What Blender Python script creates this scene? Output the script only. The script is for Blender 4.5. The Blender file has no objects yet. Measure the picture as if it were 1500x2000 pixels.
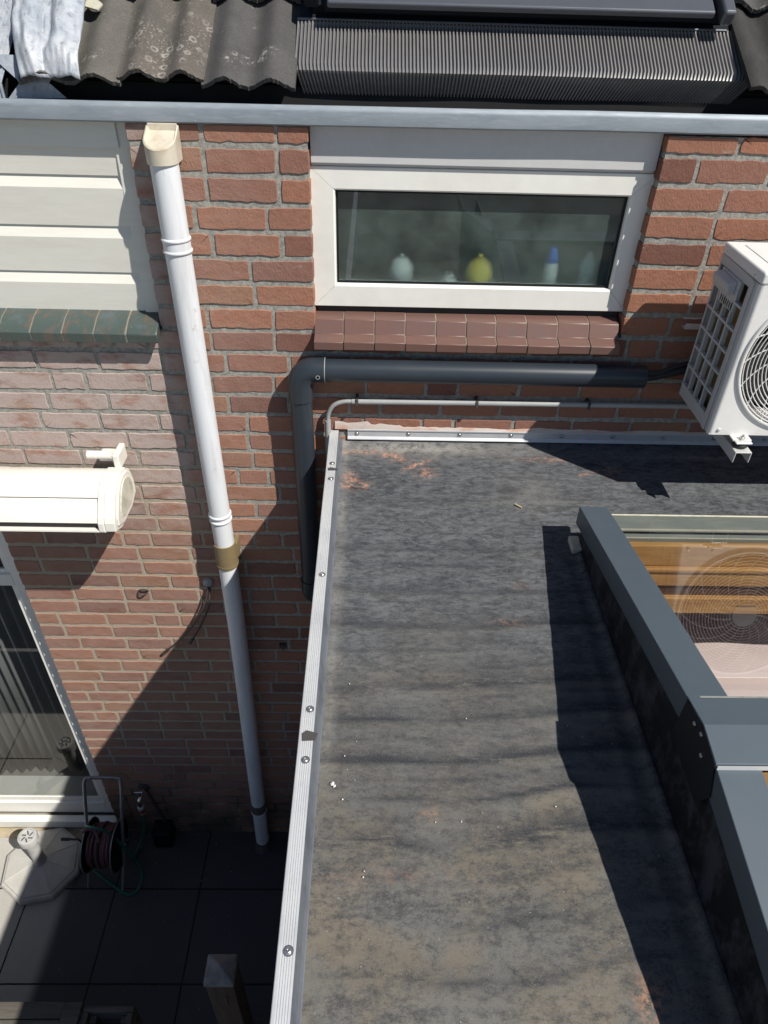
import bpy, bmesh, math, random
import numpy as np
from mathutils import Vector, Matrix, noise as mnoise
random.seed(7)
SC = bpy.context.scene
COL = SC.collection

# ------------------------------------------------------------------ camera
cam_d = bpy.data.cameras.new('camera')
cam = bpy.data.objects.new('camera', cam_d); COL.objects.link(cam)
cam_d.sensor_fit = 'VERTICAL'; cam_d.sensor_height = 36; cam_d.sensor_width = 27
cam_d.lens = 1386.78 / 2000 * 36
cam_d.clip_start = 0.02; cam_d.clip_end = 600
Rr = [[0.99969747, -0.00704791, 0.02356458], [0.01423211, -0.61562911, -0.78790751], [0.02006014, 0.78800452, -0.61534256]]
Mc = Matrix(((Rr[0][0], -Rr[1][0], -Rr[2][0], 0.0),
             (Rr[0][1], -Rr[1][1], -Rr[2][1], -2.302),
             (Rr[0][2], -Rr[1][2], -Rr[2][2], 0.4352),
             (0, 0, 0, 1)))
cam.matrix_world = Mc
SC.camera = cam

# ------------------------------------------------------------------ light
SUN = Vector((1.0, -0.80, 1.58)).normalized()      # towards the sun
elev = math.asin(SUN.z); az = math.atan2(SUN.x, SUN.y)
world = bpy.data.worlds.new('World'); SC.world = world; world.use_nodes = True
wn = world.node_tree.nodes; wl = world.node_tree.links; wn.clear()
wo = wn.new('ShaderNodeOutputWorld'); wb = wn.new('ShaderNodeBackground'); ws = wn.new('ShaderNodeTexSky')
ws.sky_type = 'NISHITA'; ws.sun_disc = False; ws.sun_elevation = elev; ws.sun_rotation = az
ws.air_density = 0.8; ws.dust_density = 0.3; ws.ozone_density = 1.0
wb.inputs['Strength'].default_value = 0.068
wl.new(ws.outputs[0], wb.inputs[0]); wl.new(wb.outputs[0], wo.inputs[0])
sd = bpy.data.lights.new('sun', 'SUN'); sun = bpy.data.objects.new('sun', sd); COL.objects.link(sun)
sd.energy = 5.0; sd.angle = math.radians(0.53); sd.color = (1.0, 0.955, 0.88)
sun.rotation_euler = (-SUN).to_track_quat('-Z', 'Y').to_euler()
sun.location = SUN * 20
SC.view_settings.view_transform = 'Standard'; SC.view_settings.look = 'None'
SC.view_settings.exposure = 0.18; SC.view_settings.gamma = 1.0
SC.render.engine = 'CYCLES'
SC.cycles.use_denoising = True
SC.cycles.max_bounces = 10; SC.cycles.transparent_max_bounces = 16
SC.cycles.sample_clamp_indirect = 6.0

# ------------------------------------------------------------------ node helpers
class NT:
    def __init__(s, name):
        s.m = bpy.data.materials.new(name); s.m.use_nodes = True
        s.t = s.m.node_tree; s.t.nodes.clear()
        s.out = s.t.nodes.new('ShaderNodeOutputMaterial')
        s.tc = None
    def n(s, typ, **kw):
        nd = s.t.nodes.new(typ)
        for k, v in kw.items(): setattr(nd, k, v)
        return nd
    def link(s, a, b): s.t.links.new(a, b)
    def pos(s):
        if s.tc is None: s.tc = s.n('ShaderNodeTexCoord')
        return s.tc.outputs['Object']
    def setin(s, sock, v):
        if v is None: return
        if hasattr(v, 'is_output') or isinstance(v, bpy.types.NodeSocket): s.link(v, sock)
        else: sock.default_value = v
    def map(s, scale=(1, 1, 1), loc=(0, 0, 0), rot=(0, 0, 0), src=None):
        m = s.n('ShaderNodeMapping'); s.link(src or s.pos(), m.inputs[0])
        m.inputs['Scale'].default_value = scale; m.inputs['Location'].default_value = loc; m.inputs['Rotation'].default_value = rot
        return m.outputs[0]
    def noise(s, scale=5, detail=4, rough=0.55, vec=None, dist=0.0):
        n = s.n('ShaderNodeTexNoise'); s.link(vec or s.pos(), n.inputs['Vector'])
        n.inputs['Scale'].default_value = scale; n.inputs['Detail'].default_value = detail
        n.inputs['Roughness'].default_value = rough; n.inputs['Distortion'].default_value = dist
        return n.outputs['Fac']
    def voro(s, scale=5, vec=None, feature='F1', out='Distance'):
        n = s.n('ShaderNodeTexVoronoi', feature=feature); s.link(vec or s.pos(), n.inputs['Vector'])
        n.inputs['Scale'].default_value = scale
        return n.outputs[out]
    def ramp(s, fac, a, b, lo=0.0, hi=1.0):
        n = s.n('ShaderNodeMapRange', interpolation_type='SMOOTHSTEP'); s.link(fac, n.inputs[0])
        n.inputs[1].default_value = a; n.inputs[2].default_value = b; n.inputs[3].default_value = lo; n.inputs[4].default_value = hi
        return n.outputs[0]
    def mix(s, f, a, b, mode='MIX'):
        n = s.n('ShaderNodeMix', data_type='RGBA', blend_type=mode)
        s.setin(n.inputs[0], f)
        s.setin(n.inputs[6], c4(a) if isinstance(a, tuple) else a); s.setin(n.inputs[7], c4(b) if isinstance(b, tuple) else b)
        return n.outputs[2]
    def math(s, op, a, b=None, clamp=False):
        n = s.n('ShaderNodeMath', operation=op, use_clamp=clamp)
        s.setin(n.inputs[0], a); s.setin(n.inputs[1], b)
        return n.outputs[0]
    def attr(s, name, out='Fac'):
        n = s.n('ShaderNodeAttribute', attribute_name=name); return n.outputs[out]
    def xyz(s):
        n = s.n('ShaderNodeSeparateXYZ'); s.link(s.pos(), n.inputs[0]); return n.outputs
    def bump(s, h, strength=0.3, dist=0.01, prev=None):
        n = s.n('ShaderNodeBump'); s.link(h, n.inputs['Height'])
        n.inputs['Strength'].default_value = strength; n.inputs['Distance'].default_value = dist
        if prev is not None: s.link(prev, n.inputs['Normal'])
        return n.outputs[0]
    def bsdf(s, col, rough=0.6, metal=0.0, normal=None, spec=0.5, **kw):
        b = s.n('ShaderNodeBsdfPrincipled')
        s.setin(b.inputs['Base Color'], c4(col) if isinstance(col, tuple) else col)
        s.setin(b.inputs['Roughness'], rough); s.setin(b.inputs['Metallic'], metal)
        s.setin(b.inputs['Specular IOR Level'], spec)
        if normal is not None: s.link(normal, b.inputs['Normal'])
        for k, v in kw.items(): s.setin(b.inputs[k], v)
        return b.outputs[0]
    def done(s, shader):
        s.link(shader, s.out.inputs[0]); return s.m
def c4(c): return (c[0], c[1], c[2], 1.0)

M = {}
def simple(name, col, rough=0.5, metal=0.0, dirt=None, dscale=8, damt=0.5, bump=0.0, bscale=200, spec=0.5, rvar=0.1, stretch=(1, 1, 1)):
    t = NT(name)
    v = t.map(scale=stretch)
    n1 = t.noise(dscale, 6, 0.6, v)
    n2 = t.noise(dscale * 7, 3, 0.6, v)
    f = t.math('MULTIPLY', t.ramp(n1, 0.42, 0.72), damt)
    c2 = dirt or tuple(x * 0.7 for x in col)
    c = t.mix(f, col, c2)
    c = t.mix(t.math('MULTIPLY', t.ramp(n2, 0.35, 0.7), 0.12), c, tuple(min(1, x * 1.3) for x in col))
    r = t.math('ADD', t.math('MULTIPLY', n1, rvar * 2), rough - rvar)
    nm = t.bump(t.noise(bscale, 3, 0.6), bump, 0.002) if bump > 0 else None
    M[name] = t.done(t.bsdf(c, r, metal, nm, spec)); return M[name]

# brick: per-brick colour from an attribute, efflorescence and damp as real stains
def mk_brick():
    t = NT('brick'); p = t.xyz()
    rnd = t.attr('tone'); rnd2 = t.attr('tone_b')
    base = t.mix(rnd, (0.375, 0.172, 0.105), (0.240, 0.126, 0.100))
    base = t.mix(t.ramp(rnd2, 0.80, 1.0), base, (0.31, 0.165, 0.100))
    base = t.mix(t.ramp(rnd2, 0.16, 0.03), base, (0.17, 0.08, 0.062))
    v = t.map(scale=(1, 1, 2.2))
    g1 = t.noise(34, 5, 0.65, v); g2 = t.noise(260, 4, 0.7)
    base = t.mix(t.math('MULTIPLY', t.ramp(g1, 0.38, 0.7), 0.38), base, (0.20, 0.10, 0.082))
    base = t.mix(t.math('MULTIPLY', t.ramp(g2, 0.35, 0.75), 0.35), base, (0.46, 0.22, 0.14))
    # efflorescence: left of the downpipe, between sill and awning mostly
    left = t.math('MULTIPLY', t.ramp(p[0], -0.58, -0.78), t.ramp(p[2], -1.62, -1.12))
    left2 = t.math('ADD', t.math('MULTIPLY', t.ramp(p[0], -0.1, -0.7), 0.24), t.math('MULTIPLY', left, 0.95))
    eff = t.math('MULTIPLY', left2, t.ramp(t.noise(9, 5, 0.6, t.map(scale=(1, 1, 2.0))), 0.22, 0.60))
    base = t.mix(eff, base, (0.47, 0.375, 0.335))
    eff2 = t.math('MULTIPLY', t.ramp(t.noise(14, 6, 0.65, t.map(scale=(1, 1, 2.5), loc=(3, 1, 2))), 0.6, 0.74), 0.45)
    base = t.mix(eff2, base, (0.50, 0.42, 0.38))
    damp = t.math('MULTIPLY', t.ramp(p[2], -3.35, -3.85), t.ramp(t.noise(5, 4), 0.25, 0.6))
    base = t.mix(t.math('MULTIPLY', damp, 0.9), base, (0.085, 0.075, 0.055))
    h = t.math('ADD', t.noise(120, 6, 0.75, t.map(scale=(1.6, 1, 0.8))), t.math('MULTIPLY', t.noise(22, 3), 1.2))
    h = t.math('ADD', h, t.math('MULTIPLY', t.ramp(t.voro(75), 0.05, 0.16), 0.25))
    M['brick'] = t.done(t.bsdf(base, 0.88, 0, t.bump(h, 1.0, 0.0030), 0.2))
mk_brick()
def mk_mortar():
    t = NT('mortar'); p = t.xyz()
    n = t.noise(70, 6, 0.7); n2 = t.noise(400, 3, 0.7)
    grey = t.mix(t.ramp(n, 0.35, 0.65), (0.27, 0.265, 0.24), (0.44, 0.43, 0.385))
    sand = t.mix(n, (0.38, 0.33, 0.25), (0.55, 0.49, 0.38))
    zone = t.math('MULTIPLY', t.ramp(p[0], -0.56, -0.68), t.ramp(t.math('ADD', p[2], t.math('MULTIPLY', t.noise(3), 0.4)), -0.75, -1.25))
    c = t.mix(zone, grey, sand)
    c = t.mix(t.math('MULTIPLY', t.ramp(n2, 0.5, 0.75), 0.4), c, (0.16, 0.15, 0.13))
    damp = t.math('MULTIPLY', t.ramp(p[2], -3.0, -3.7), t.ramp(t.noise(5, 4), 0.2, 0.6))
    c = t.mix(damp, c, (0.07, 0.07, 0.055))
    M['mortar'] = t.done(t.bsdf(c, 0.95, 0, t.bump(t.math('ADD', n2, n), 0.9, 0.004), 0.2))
mk_mortar()
def mk_epdm(name='epdm'):
    t = NT(name); p = t.xyz()
    st = t.noise(22, 9, 0.78, t.map(scale=(0.8, 1.7, 1)), 0.6)
    med = t.noise(30, 7, 0.75); big = t.noise(3.2, 5, 0.6); sp = t.noise(420, 3, 0.75)
    nr = t.math('ADD', t.math('MULTIPLY', t.noise(9, 9, 0.74, t.map(scale=(0.75, 1.35, 1)), 0.5), 0.34), t.math('MULTIPLY', t.noise(42, 8, 0.8, t.map(scale=(0.8, 1.45, 1))), 0.48))
    nr = t.math('ADD', nr, t.math('MULTIPLY', t.noise(170, 4, 0.75), 0.18))
    fr = t.math('ADD', t.math('MULTIPLY', st, 0.40), t.math('MULTIPLY', t.noise(52, 7, 0.78, t.map(scale=(0.7, 1.4, 1), rot=(0, 0, 0.12), loc=(2, 5, 0))), 0.30))
    fr = t.math('ADD', fr, t.math('MULTIPLY', t.noise(34, 8, 0.78, t.map(scale=(0.7, 2.0, 1), rot=(0, 0, 0.7), loc=(7, 1, 0)), 0.8), 0.30))
    near = t.ramp(t.math('ADD', p[1], t.math('MULTIPLY', t.math('SUBTRACT', big, 0.5), 1.2)), -0.75, -1.55)
    cl = t.mix(near, (0.150, 0.158, 0.170), t.mix(t.ramp(t.noise(6, 4, 0.6, t.map(loc=(3, 8, 1))), 0.4, 0.62), (0.168, 0.164, 0.150), (0.195, 0.168, 0.130)))
    cd = t.mix(near, (0.028, 0.033, 0.042), (0.052, 0.054, 0.058))
    f = t.mix(near, t.ramp(fr, 0.41, 0.59), t.ramp(nr, 0.40, 0.565))
    f = t.math('ADD', f, t.math('MULTIPLY', t.math('SUBTRACT', big, 0.5), 0.7), True)
    c = t.mix(f, cd, cl)
    c = t.mix(1.0, c, (0.82, 0.82, 0.82), 'MULTIPLY')
    # thin crosswise scuff ripples in patches
    w = t.n('ShaderNodeTexWave', bands_direction='Y'); t.link(t.map(), w.inputs[0]); w.inputs['Scale'].default_value = 28; w.inputs['Distortion'].default_value = 6.0; w.inputs['Detail'].default_value = 4; w.inputs['Detail Scale'].default_value = 2.0
    pm = t.ramp(t.noise(5, 3, 0.5, t.map(loc=(11, 3, 5), scale=(0.8, 1.3, 1))), 0.56, 0.66)
    c = t.mix(t.math('MULTIPLY', t.math('MULTIPLY', pm, t.math('MULTIPLY', t.ramp(w.outputs['Fac'], 0.5, 0.95), t.ramp(med, 0.42, 0.6))), 0.40), c, (0.165, 0.17, 0.175))
    # long scratches running up the roof
    vs_ = t.noise(90, 3, 0.6, t.map(scale=(1.6, 0.05, 1)))
    c = t.mix(t.math('MULTIPLY', t.math('MULTIPLY', t.ramp(vs_, 0.66, 0.72), t.ramp(med, 0.45, 0.6)), 0.5), c, (0.055, 0.055, 0.06))
    # chalky light wear at the head of the roof, dirt from the vertex attribute
    c = t.mix(t.math('MULTIPLY', t.attr('tan'), t.ramp(med, 0.3, 0.6)), c, (0.20, 0.185, 0.155))
    c = t.mix(t.math('MULTIPLY', t.attr('dust'), t.ramp(med, 0.3, 0.62)), c, (0.30, 0.285, 0.26))
    c = t.mix(t.math('MULTIPLY', t.attr('dirt'), t.ramp(t.noise(24, 6, 0.75, t.map(scale=(0.3, 1.4, 1), loc=(1, 4, 0))), 0.30, 0.52)), c, (0.020, 0.023, 0.030))
    c = t.mix(t.math('MULTIPLY', t.attr('orange'), t.ramp(t.noise(48, 6, 0.75), 0.44, 0.60)), c, (0.55, 0.27, 0.16))
    c = t.mix(t.math('MULTIPLY', t.ramp(t.noise(150, 2), 0.70, 0.76), 0.6), c, (0.32, 0.31, 0.29))
    c = t.mix(t.math('MULTIPLY', t.ramp(sp, 0.35, 0.7), 0.22), c, (0.24, 0.235, 0.22))
    h = t.math('ADD', t.math('MULTIPLY', med, 0.7), t.math('MULTIPLY', sp, 0.35))
    M[name] = t.done(t.bsdf(c, 0.66, 0, t.bump(h, 0.5, 0.003), 0.18))
mk_epdm()
def mk_epdm_black():
    t = NT('epdm_upstand')
    n = t.noise(7, 7, 0.7, t.map(scale=(1, 1.6, 1.0))); n2 = t.noise(40, 5, 0.7)
    c = t.mix(t.math('MULTIPLY', t.ramp(n, 0.46, 0.62), 0.85), (0.010, 0.011, 0.013), (0.062, 0.064, 0.076))
    c = t.mix(t.math('MULTIPLY', n2, 0.3), c, (0.03, 0.03, 0.032))
    M['epdm_upstand'] = t.done(t.bsdf(c, 0.6, 0, t.bump(n2, 0.3, 0.003), 0.2))
mk_epdm_black()
def mk_tile(name, ca, cb, lichen, moss=0.0):
    t = NT(name)
    n = t.noise(7, 6, 0.7); g = t.noise(190, 4, 0.75); g2 = t.noise(600, 2, 0.7)
    c = t.mix(t.ramp(n, 0.35, 0.65), ca, cb)
    c = t.mix(t.math('MULTIPLY', t.ramp(g, 0.42, 0.72), 0.55), c, tuple(x * 0.45 for x in ca))
    c = t.mix(t.math('MULTIPLY', t.ramp(g2, 0.5, 0.75), 0.35), c, tuple(min(1, x * 1.9) for x in cb))
    if lichen > 0:
        mask = t.ramp(t.noise(9, 3, 0.5, t.map(loc=(4, 2, 9))), 0.60 - lichen * 0.26, 0.66)
        vd = t.voro(38, t.map(scale=(1, 1, 1)), 'DISTANCE_TO_EDGE')
        v1 = t.voro(26, None, 'F1'); ring = t.math('SUBTRACT', 1.0, t.math('MULTIPLY', t.math('ABSOLUTE', t.math('SUBTRACT', t.math('ADD', v1, t.math('MULTIPLY', t.noise(60, 4), 0.35)), 0.42)), 9.0), True)
        sp = t.ramp(t.noise(130, 4, 0.75), 0.57, 0.62)
        lf = t.math('MULTIPLY', mask, t.math('MAXIMUM', ring, t.math('MULTIPLY', sp, 0.85)))
        c = t.mix(t.math('MULTIPLY', lf, 0.8), c, (0.42, 0.395, 0.35))
    h = t.math('ADD', g, t.math('MULTIPLY', g2, 0.7))
    M[name] = t.done(t.bsdf(c, 0.9, 0, t.bump(h, 0.8, 0.003), 0.25))
mk_tile('tile_brown', (0.112, 0.106, 0.098), (0.145, 0.134, 0.120), 0.25)
mk_tile('tile_lichen', (0.105, 0.097, 0.087), (0.138, 0.122, 0.106), 1.0)
mk_tile('tile_dark', (0.075, 0.073, 0.072), (0.100, 0.097, 0.095), 0.12)
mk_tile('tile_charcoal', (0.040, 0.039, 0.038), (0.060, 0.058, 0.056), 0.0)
def mk_lead():
    t = NT('lead_sheet')
    n = t.noise(8, 7, 0.7); m = t.noise(45, 6, 0.75, t.map(scale=(1.4, 1, 0.8), rot=(0, 0, 0.6)), 0.8)
    c = t.mix(t.ramp(n, 0.35, 0.65), (0.30, 0.335, 0.385), (0.48, 0.50, 0.53))
    c = t.mix(t.math('MULTIPLY', t.ramp(m, 0.54, 0.66), 0.7), c, (0.16, 0.175, 0.20))
    M['lead_sheet'] = t.done(t.bsdf(c, 0.62, 0.15, t.bump(n, 0.5, 0.01), 0.4))
mk_lead()
def mk_zinc():
    t = NT('zinc'); 
    n = t.noise(4, 7, 0.7, t.map(scale=(1.0, 1, 5))); m = t.noise(60, 5, 0.7, t.map(scale=(0.4, 1, 3)))
    c = t.mix(t.ramp(n, 0.35, 0.65), (0.225, 0.262, 0.30), (0.285, 0.325, 0.36))
    c = t.mix(t.math('MULTIPLY', t.ramp(m, 0.5, 0.72), 0.25), c, (0.50, 0.54, 0.57))
    c = t.mix(t.ramp(t.voro(14, t.map(scale=(1, 1, 2))), 0.035, 0.01), c, (0.75, 0.77, 0.78))
    M['zinc'] = t.done(t.bsdf(c, 0.55, 0.2, t.bump(n, 0.05, 0.01), 0.5))
mk_zinc()
def mk_pipe_white():
    t = NT('pvc_white'); n = t.noise(5, 6, 0.65, t.map(scale=(6, 6, 0.7))); g = t.noise(60, 5, 0.7)
    c = t.mix(t.math('MULTIPLY', t.ramp(n, 0.45, 0.72), 0.55), (0.70, 0.72, 0.745), (0.50, 0.50, 0.49))
    sc = t.math('MULTIPLY', t.ramp(t.noise(26, 5, 0.7, t.map(scale=(1, 1, 0.5), loc=(3, 3, 3))), 0.62, 0.70), 0.5)
    c = t.mix(sc, c, (0.40, 0.375, 0.33))
    c = t.mix(t.math('MULTIPLY', t.ramp(t.voro(30), 0.05, 0.02), 0.5), c, (0.25, 0.23, 0.2))
    M['pvc_white'] = t.done(t.bsdf(c, t.math('ADD', t.math('MULTIPLY', g, 0.2), 0.34), 0, None, 0.4))
mk_pipe_white()
simple('pvc_yellowed', (0.60, 0.55, 0.45), 0.42, dirt=(0.36, 0.25, 0.14), dscale=12, damt=0.75, spec=0.4)
simple('pvc_brown', (0.22, 0.165, 0.085), 0.5, dirt=(0.17, 0.14, 0.085), dscale=25, damt=0.6)
simple('pvc_grime', (0.10, 0.10, 0.085), 0.7, dscale=25)
simple('pvc_anthracite', (0.026, 0.034, 0.044), 0.36, dirt=(0.034, 0.042, 0.052), dscale=6, spec=0.45, rvar=0.04)
simple('pvc_lightgrey', (0.33, 0.34, 0.34), 0.5, dscale=12, damt=0.3)
simple('cable_black', (0.02, 0.02, 0.022), 0.6)
simple('wire_dark', (0.05, 0.04, 0.035), 0.6)
simple('window_cream', (0.80, 0.795, 0.745), 0.33, dirt=(0.70, 0.68, 0.61), dscale=4, damt=0.5, spec=0.45, rvar=0.05)
simple('fascia_grey', (0.56, 0.56, 0.56), 0.4, dirt=(0.50, 0.49, 0.49), dscale=5, damt=0.5, rvar=0.05)
simple('siding_cream', (0.72, 0.71, 0.645), 0.45, dirt=(0.60, 0.58, 0.50), dscale=3, damt=0.5, stretch=(0.5, 1, 4), bump=0.1, bscale=60)
simple('joint_dark', (0.03, 0.03, 0.03), 0.8)
simple('alu', (0.56, 0.57, 0.58), 0.42, 0.25, dirt=(0.42, 0.44, 0.47), dscale=12, damt=0.6, stretch=(1, 1, 1))
simple('alu_dull', (0.14, 0.155, 0.18), 0.5, 0.1, dirt=(0.08, 0.09, 0.11), dscale=14, damt=0.8)
simple('screw_steel', (0.55, 0.55, 0.54), 0.3, 0.9, dscale=30)
simple('sealant', (0.52, 0.46, 0.42), 0.8, dirt=(0.46, 0.22, 0.13), dscale=9, damt=0.9, bump=0.5, bscale=90, stretch=(1, 1, 3))
simple('cap_anthracite', (0.070, 0.092, 0.113), 0.42, dirt=(0.086, 0.106, 0.124), dscale=3, damt=0.5, spec=0.5, rvar=0.05)
simple('cap_dust', (0.26, 0.27, 0.24), 0.9, dscale=60, damt=0.9)
simple('frame_black', (0.010, 0.012, 0.017), 0.5, spec=0.25)
simple('apron_black', (0.19, 0.185, 0.185), 0.36, 0.0, dscale=20, spec=0.8, rvar=0.06)
simple('sash_grey', (0.16, 0.17, 0.19), 0.35, 0.6)
simple('eaves_shade_black', (0.014, 0.014, 0.015), 0.9, dscale=12)  # near-black colour stands in for shade in the gutter and under the eaves
simple('sill_brown', (0.150, 0.082, 0.066), 0.38, dirt=(0.125, 0.078, 0.068), dscale=9, damt=0.7, bump=0.15, bscale=120)
def mk_green():
    t = NT('sill_green')
    n = t.noise(16, 7, 0.7, t.map(scale=(1.6, 1, 0.6)), 0.7); n2 = t.noise(55, 5, 0.7)
    c = t.mix(t.ramp(n, 0.50, 0.66), (0.062, 0.085, 0.078), (0.125, 0.092, 0.070))
    c = t.mix(t.math('MULTIPLY', t.ramp(n2, 0.62, 0.7), 0.4), c, (0.22, 0.22, 0.19))
    c = t.mix(t.ramp(t.noise(11, 4, 0.6, t.map(loc=(9, 3, 1))), 0.52, 0.66), c, (0.085, 0.11, 0.115))
    M['sill_green'] = t.done(t.bsdf(c, 0.4, 0, t.bump(n2, 0.2, 0.002), 0.5))
mk_green()
simple('pointing_pale', (0.24, 0.215, 0.17), 0.9, dscale=50, damt=0.9, bump=0.5)
simple('awning_cream', (0.77, 0.75, 0.685), 0.38, dirt=(0.66, 0.62, 0.52), dscale=5, damt=0.5, rvar=0.05)
simple('awning_dirty', (0.62, 0.60, 0.50), 0.55, dirt=(0.34, 0.33, 0.24), dscale=14, damt=0.9)
simple('ac_white', (0.74, 0.735, 0.71), 0.4, dirt=(0.62, 0.61, 0.58), dscale=4, damt=0.4, rvar=0.05)
simple('ac_grille', (0.50, 0.50, 0.50), 0.45, dscale=6, damt=0.3)
simple('ac_dark', (0.03, 0.03, 0.033), 0.6)
simple('fan_hub', (0.40, 0.41, 0.41), 0.45)
def mk_coil():
    t = NT('coil'); w = t.n('ShaderNodeTexWave', bands_direction='Z'); t.link(t.pos(), w.inputs[0]); w.inputs['Scale'].default_value = 55
    c = t.mix(w.outputs['Fac'], (0.12, 0.09, 0.045), (0.40, 0.31, 0.15))
    c = t.mix(t.ramp(t.noise(20), 0.4, 0.7), c, (0.22, 0.15, 0.07))
    M['coil'] = t.done(t.bsdf(c, 0.45, 0.5))
mk_coil()
simple('galvanised', (0.66, 0.66, 0.64), 0.4, 0.3, dscale=18)
simple('rubber', (0.025, 0.025, 0.025), 0.8)
def mk_slab():
    t = NT('patio_slab'); p = t.xyz()
    def jl(coord, off):
        a = t.math('ADD', coord, off); a = t.math('ADD', a, t.math('MULTIPLY', t.math('SUBTRACT', t.noise(30, 3), 0.5), 0.006))
        m = t.math('PINGPONG', a, 0.248)
        return t.ramp(m, 0.0055, 0.0025)
    j = t.math('MAXIMUM', jl(p[0], 0.976), jl(p[1], 0.350))
    n = t.noise(5, 6, 0.65); g = t.noise(300, 3, 0.75); g2 = t.noise(90, 4, 0.7)
    far = t.ramp(p[0], -1.90, -1.99)
    c = t.mix(n, (0.056, 0.059, 0.067), (0.084, 0.086, 0.093))
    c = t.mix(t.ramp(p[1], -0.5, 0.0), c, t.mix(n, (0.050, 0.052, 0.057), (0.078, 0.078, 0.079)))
    c = t.mix(t.math('MULTIPLY', t.ramp(g, 0.55, 0.75), 0.5), c, (0.26, 0.26, 0.255))
    sun_zone = t.math('MAXIMUM', t.ramp(p[0], -1.72, -1.80), 0.0)
    c = t.mix(sun_zone, c, t.mix(g2, (0.34, 0.33, 0.30), (0.46, 0.445, 0.41)))  # sunlight put into the colour: slabs paler left of the roof shadow
    c = t.mix(t.math('MULTIPLY', t.ramp(t.voro(17), 0.07, 0.03), 0.35), c, (0.5, 0.49, 0.45))
    c = t.mix(j, c, (0.012, 0.012, 0.013))
    h = t.math('SUBTRACT', t.math('MULTIPLY', g, 0.25), t.math('MULTIPLY', j, 2.5))
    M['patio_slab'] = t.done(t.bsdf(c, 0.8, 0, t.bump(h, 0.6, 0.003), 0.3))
mk_slab()
simple('sand_mortar', (0.42, 0.35, 0.24), 0.95, dirt=(0.26, 0.22, 0.16), dscale=30, damt=0.8, bump=0.8, bscale=150)
simple('concrete', (0.50, 0.485, 0.45), 0.85, dirt=(0.38, 0.37, 0.33), dscale=9, damt=0.7, bump=0.3, bscale=180)
simple('plastic_grey', (0.48, 0.48, 0.47), 0.55, dirt=(0.34, 0.34, 0.33), dscale=20, damt=0.7, bump=0.3, bscale=100)
simple('steel_tube', (0.30, 0.31, 0.33), 0.38, 0.5, dscale=30, damt=0.4)
simple('rust', (0.23, 0.10, 0.05), 0.85, dirt=(0.35, 0.20, 0.12), dscale=60, damt=0.7)
simple('hose_red', (0.15, 0.075, 0.08), 0.55, dirt=(0.15, 0.075, 0.08), dscale=25)
simple('hose_green', (0.015, 0.14, 0.105), 0.4)
simple('chrome', (0.75, 0.75, 0.76), 0.16, 1.0)
simple('coupling_red', (0.25, 0.03, 0.05), 0.4)
simple('coupling_grey', (0.45, 0.44, 0.42), 0.5)
def mk_wood(name, ca, cb, sx=(1, 12, 12), rough=0.6, crack=0.4):
    t = NT(name)
    v = t.map(scale=sx)
    n = t.noise(3.5, 7, 0.65, v, 0.6); n2 = t.noise(14, 6, 0.7, v, 0.3)
    c = t.mix(t.ramp(n, 0.3, 0.7), ca, cb)
    c = t.mix(t.math('MULTIPLY', t.ramp(n2, 0.55, 0.72), crack), c, tuple(x * 0.35 for x in ca))
    c = t.mix(t.ramp(t.voro(3.2, t.map(scale=tuple(0.4 * q for q in sx))), 0.09, 0.03), c, tuple(x * 0.4 for x in ca))
    M[name] = t.done(t.bsdf(c, rough, 0, t.bump(n2, 0.4, 0.003), 0.35))
mk_wood('wood_orange', (0.40, 0.205, 0.066), (0.54, 0.32, 0.12), (1.2, 9, 9), 0.45, 0.25)
mk_wood('wood_dark', (0.10, 0.055, 0.04), (0.14, 0.075, 0.05), (1.2, 9, 9), 0.6, 0.2)
mk_wood('wood_grey', (0.070, 0.063, 0.052), (0.125, 0.112, 0.095), (1, 11, 9), 0.9, 0.7)
mk_wood('wood_post', (0.085, 0.062, 0.048), (0.13, 0.098, 0.075), (9, 9, 1), 0.9, 0.6)
simple('post_cap_grey', (0.24, 0.235, 0.23), 0.9, dirt=(0.08, 0.07, 0.06), dscale=16, damt=0.9, bump=0.5)
simple('linen', (0.74, 0.62, 0.60), 0.9, dscale=3, damt=0.2, bump=0.3, bscale=300)
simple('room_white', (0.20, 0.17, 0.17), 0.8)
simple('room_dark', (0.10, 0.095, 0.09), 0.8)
simple('room_floor', (0.30, 0.29, 0.27), 0.5)
simple('curtain', (0.42, 0.42, 0.42), 0.9, dscale=6, stretch=(3, 1, 0.5))
simple('kerb_green', (0.22, 0.255, 0.235), 0.7, dirt=(0.30, 0.32, 0.29), dscale=14, damt=0.9, stretch=(0.4, 2, 1))
simple('tape_pale', (0.55, 0.53, 0.42), 0.7, dscale=40, damt=0.8)
def soft(name, col, lo=0.15, hi=0.95, amax=1.0):
    t = NT(name); lw = t.n('ShaderNodeLayerWeight'); lw.inputs[0].default_value = 0.5
    tr = t.n('ShaderNodeBsdfTransparent'); mx = t.n('ShaderNodeMixShader')
    t.link(t.ramp(lw.outputs['Facing'], lo, hi, amax, 0.0), mx.inputs[0]); t.link(tr.outputs[0], mx.inputs[1]); t.link(t.bsdf(col, 0.5), mx.inputs[2])
    M[name] = t.done(mx.outputs[0])
soft('bottle_yellow', (0.95, 0.76, 0.12), 0.0, 0.65); soft('bottle_white', (0.88, 0.90, 0.92), 0.0, 0.72); soft('bottle_blue', (0.03, 0.14, 0.75), 0.05, 0.8); soft('bottle_clear', (0.88, 0.92, 0.92), 0.0, 0.7, 1.0)
simple('flake_white', (0.70, 0.69, 0.66), 0.8)
simple('twig', (0.50, 0.42, 0.25), 0.8)
simple('debris_black', (0.06, 0.055, 0.055), 0.8)
simple('ground_far', (0.16, 0.155, 0.14), 0.9, dscale=0.5)
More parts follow.
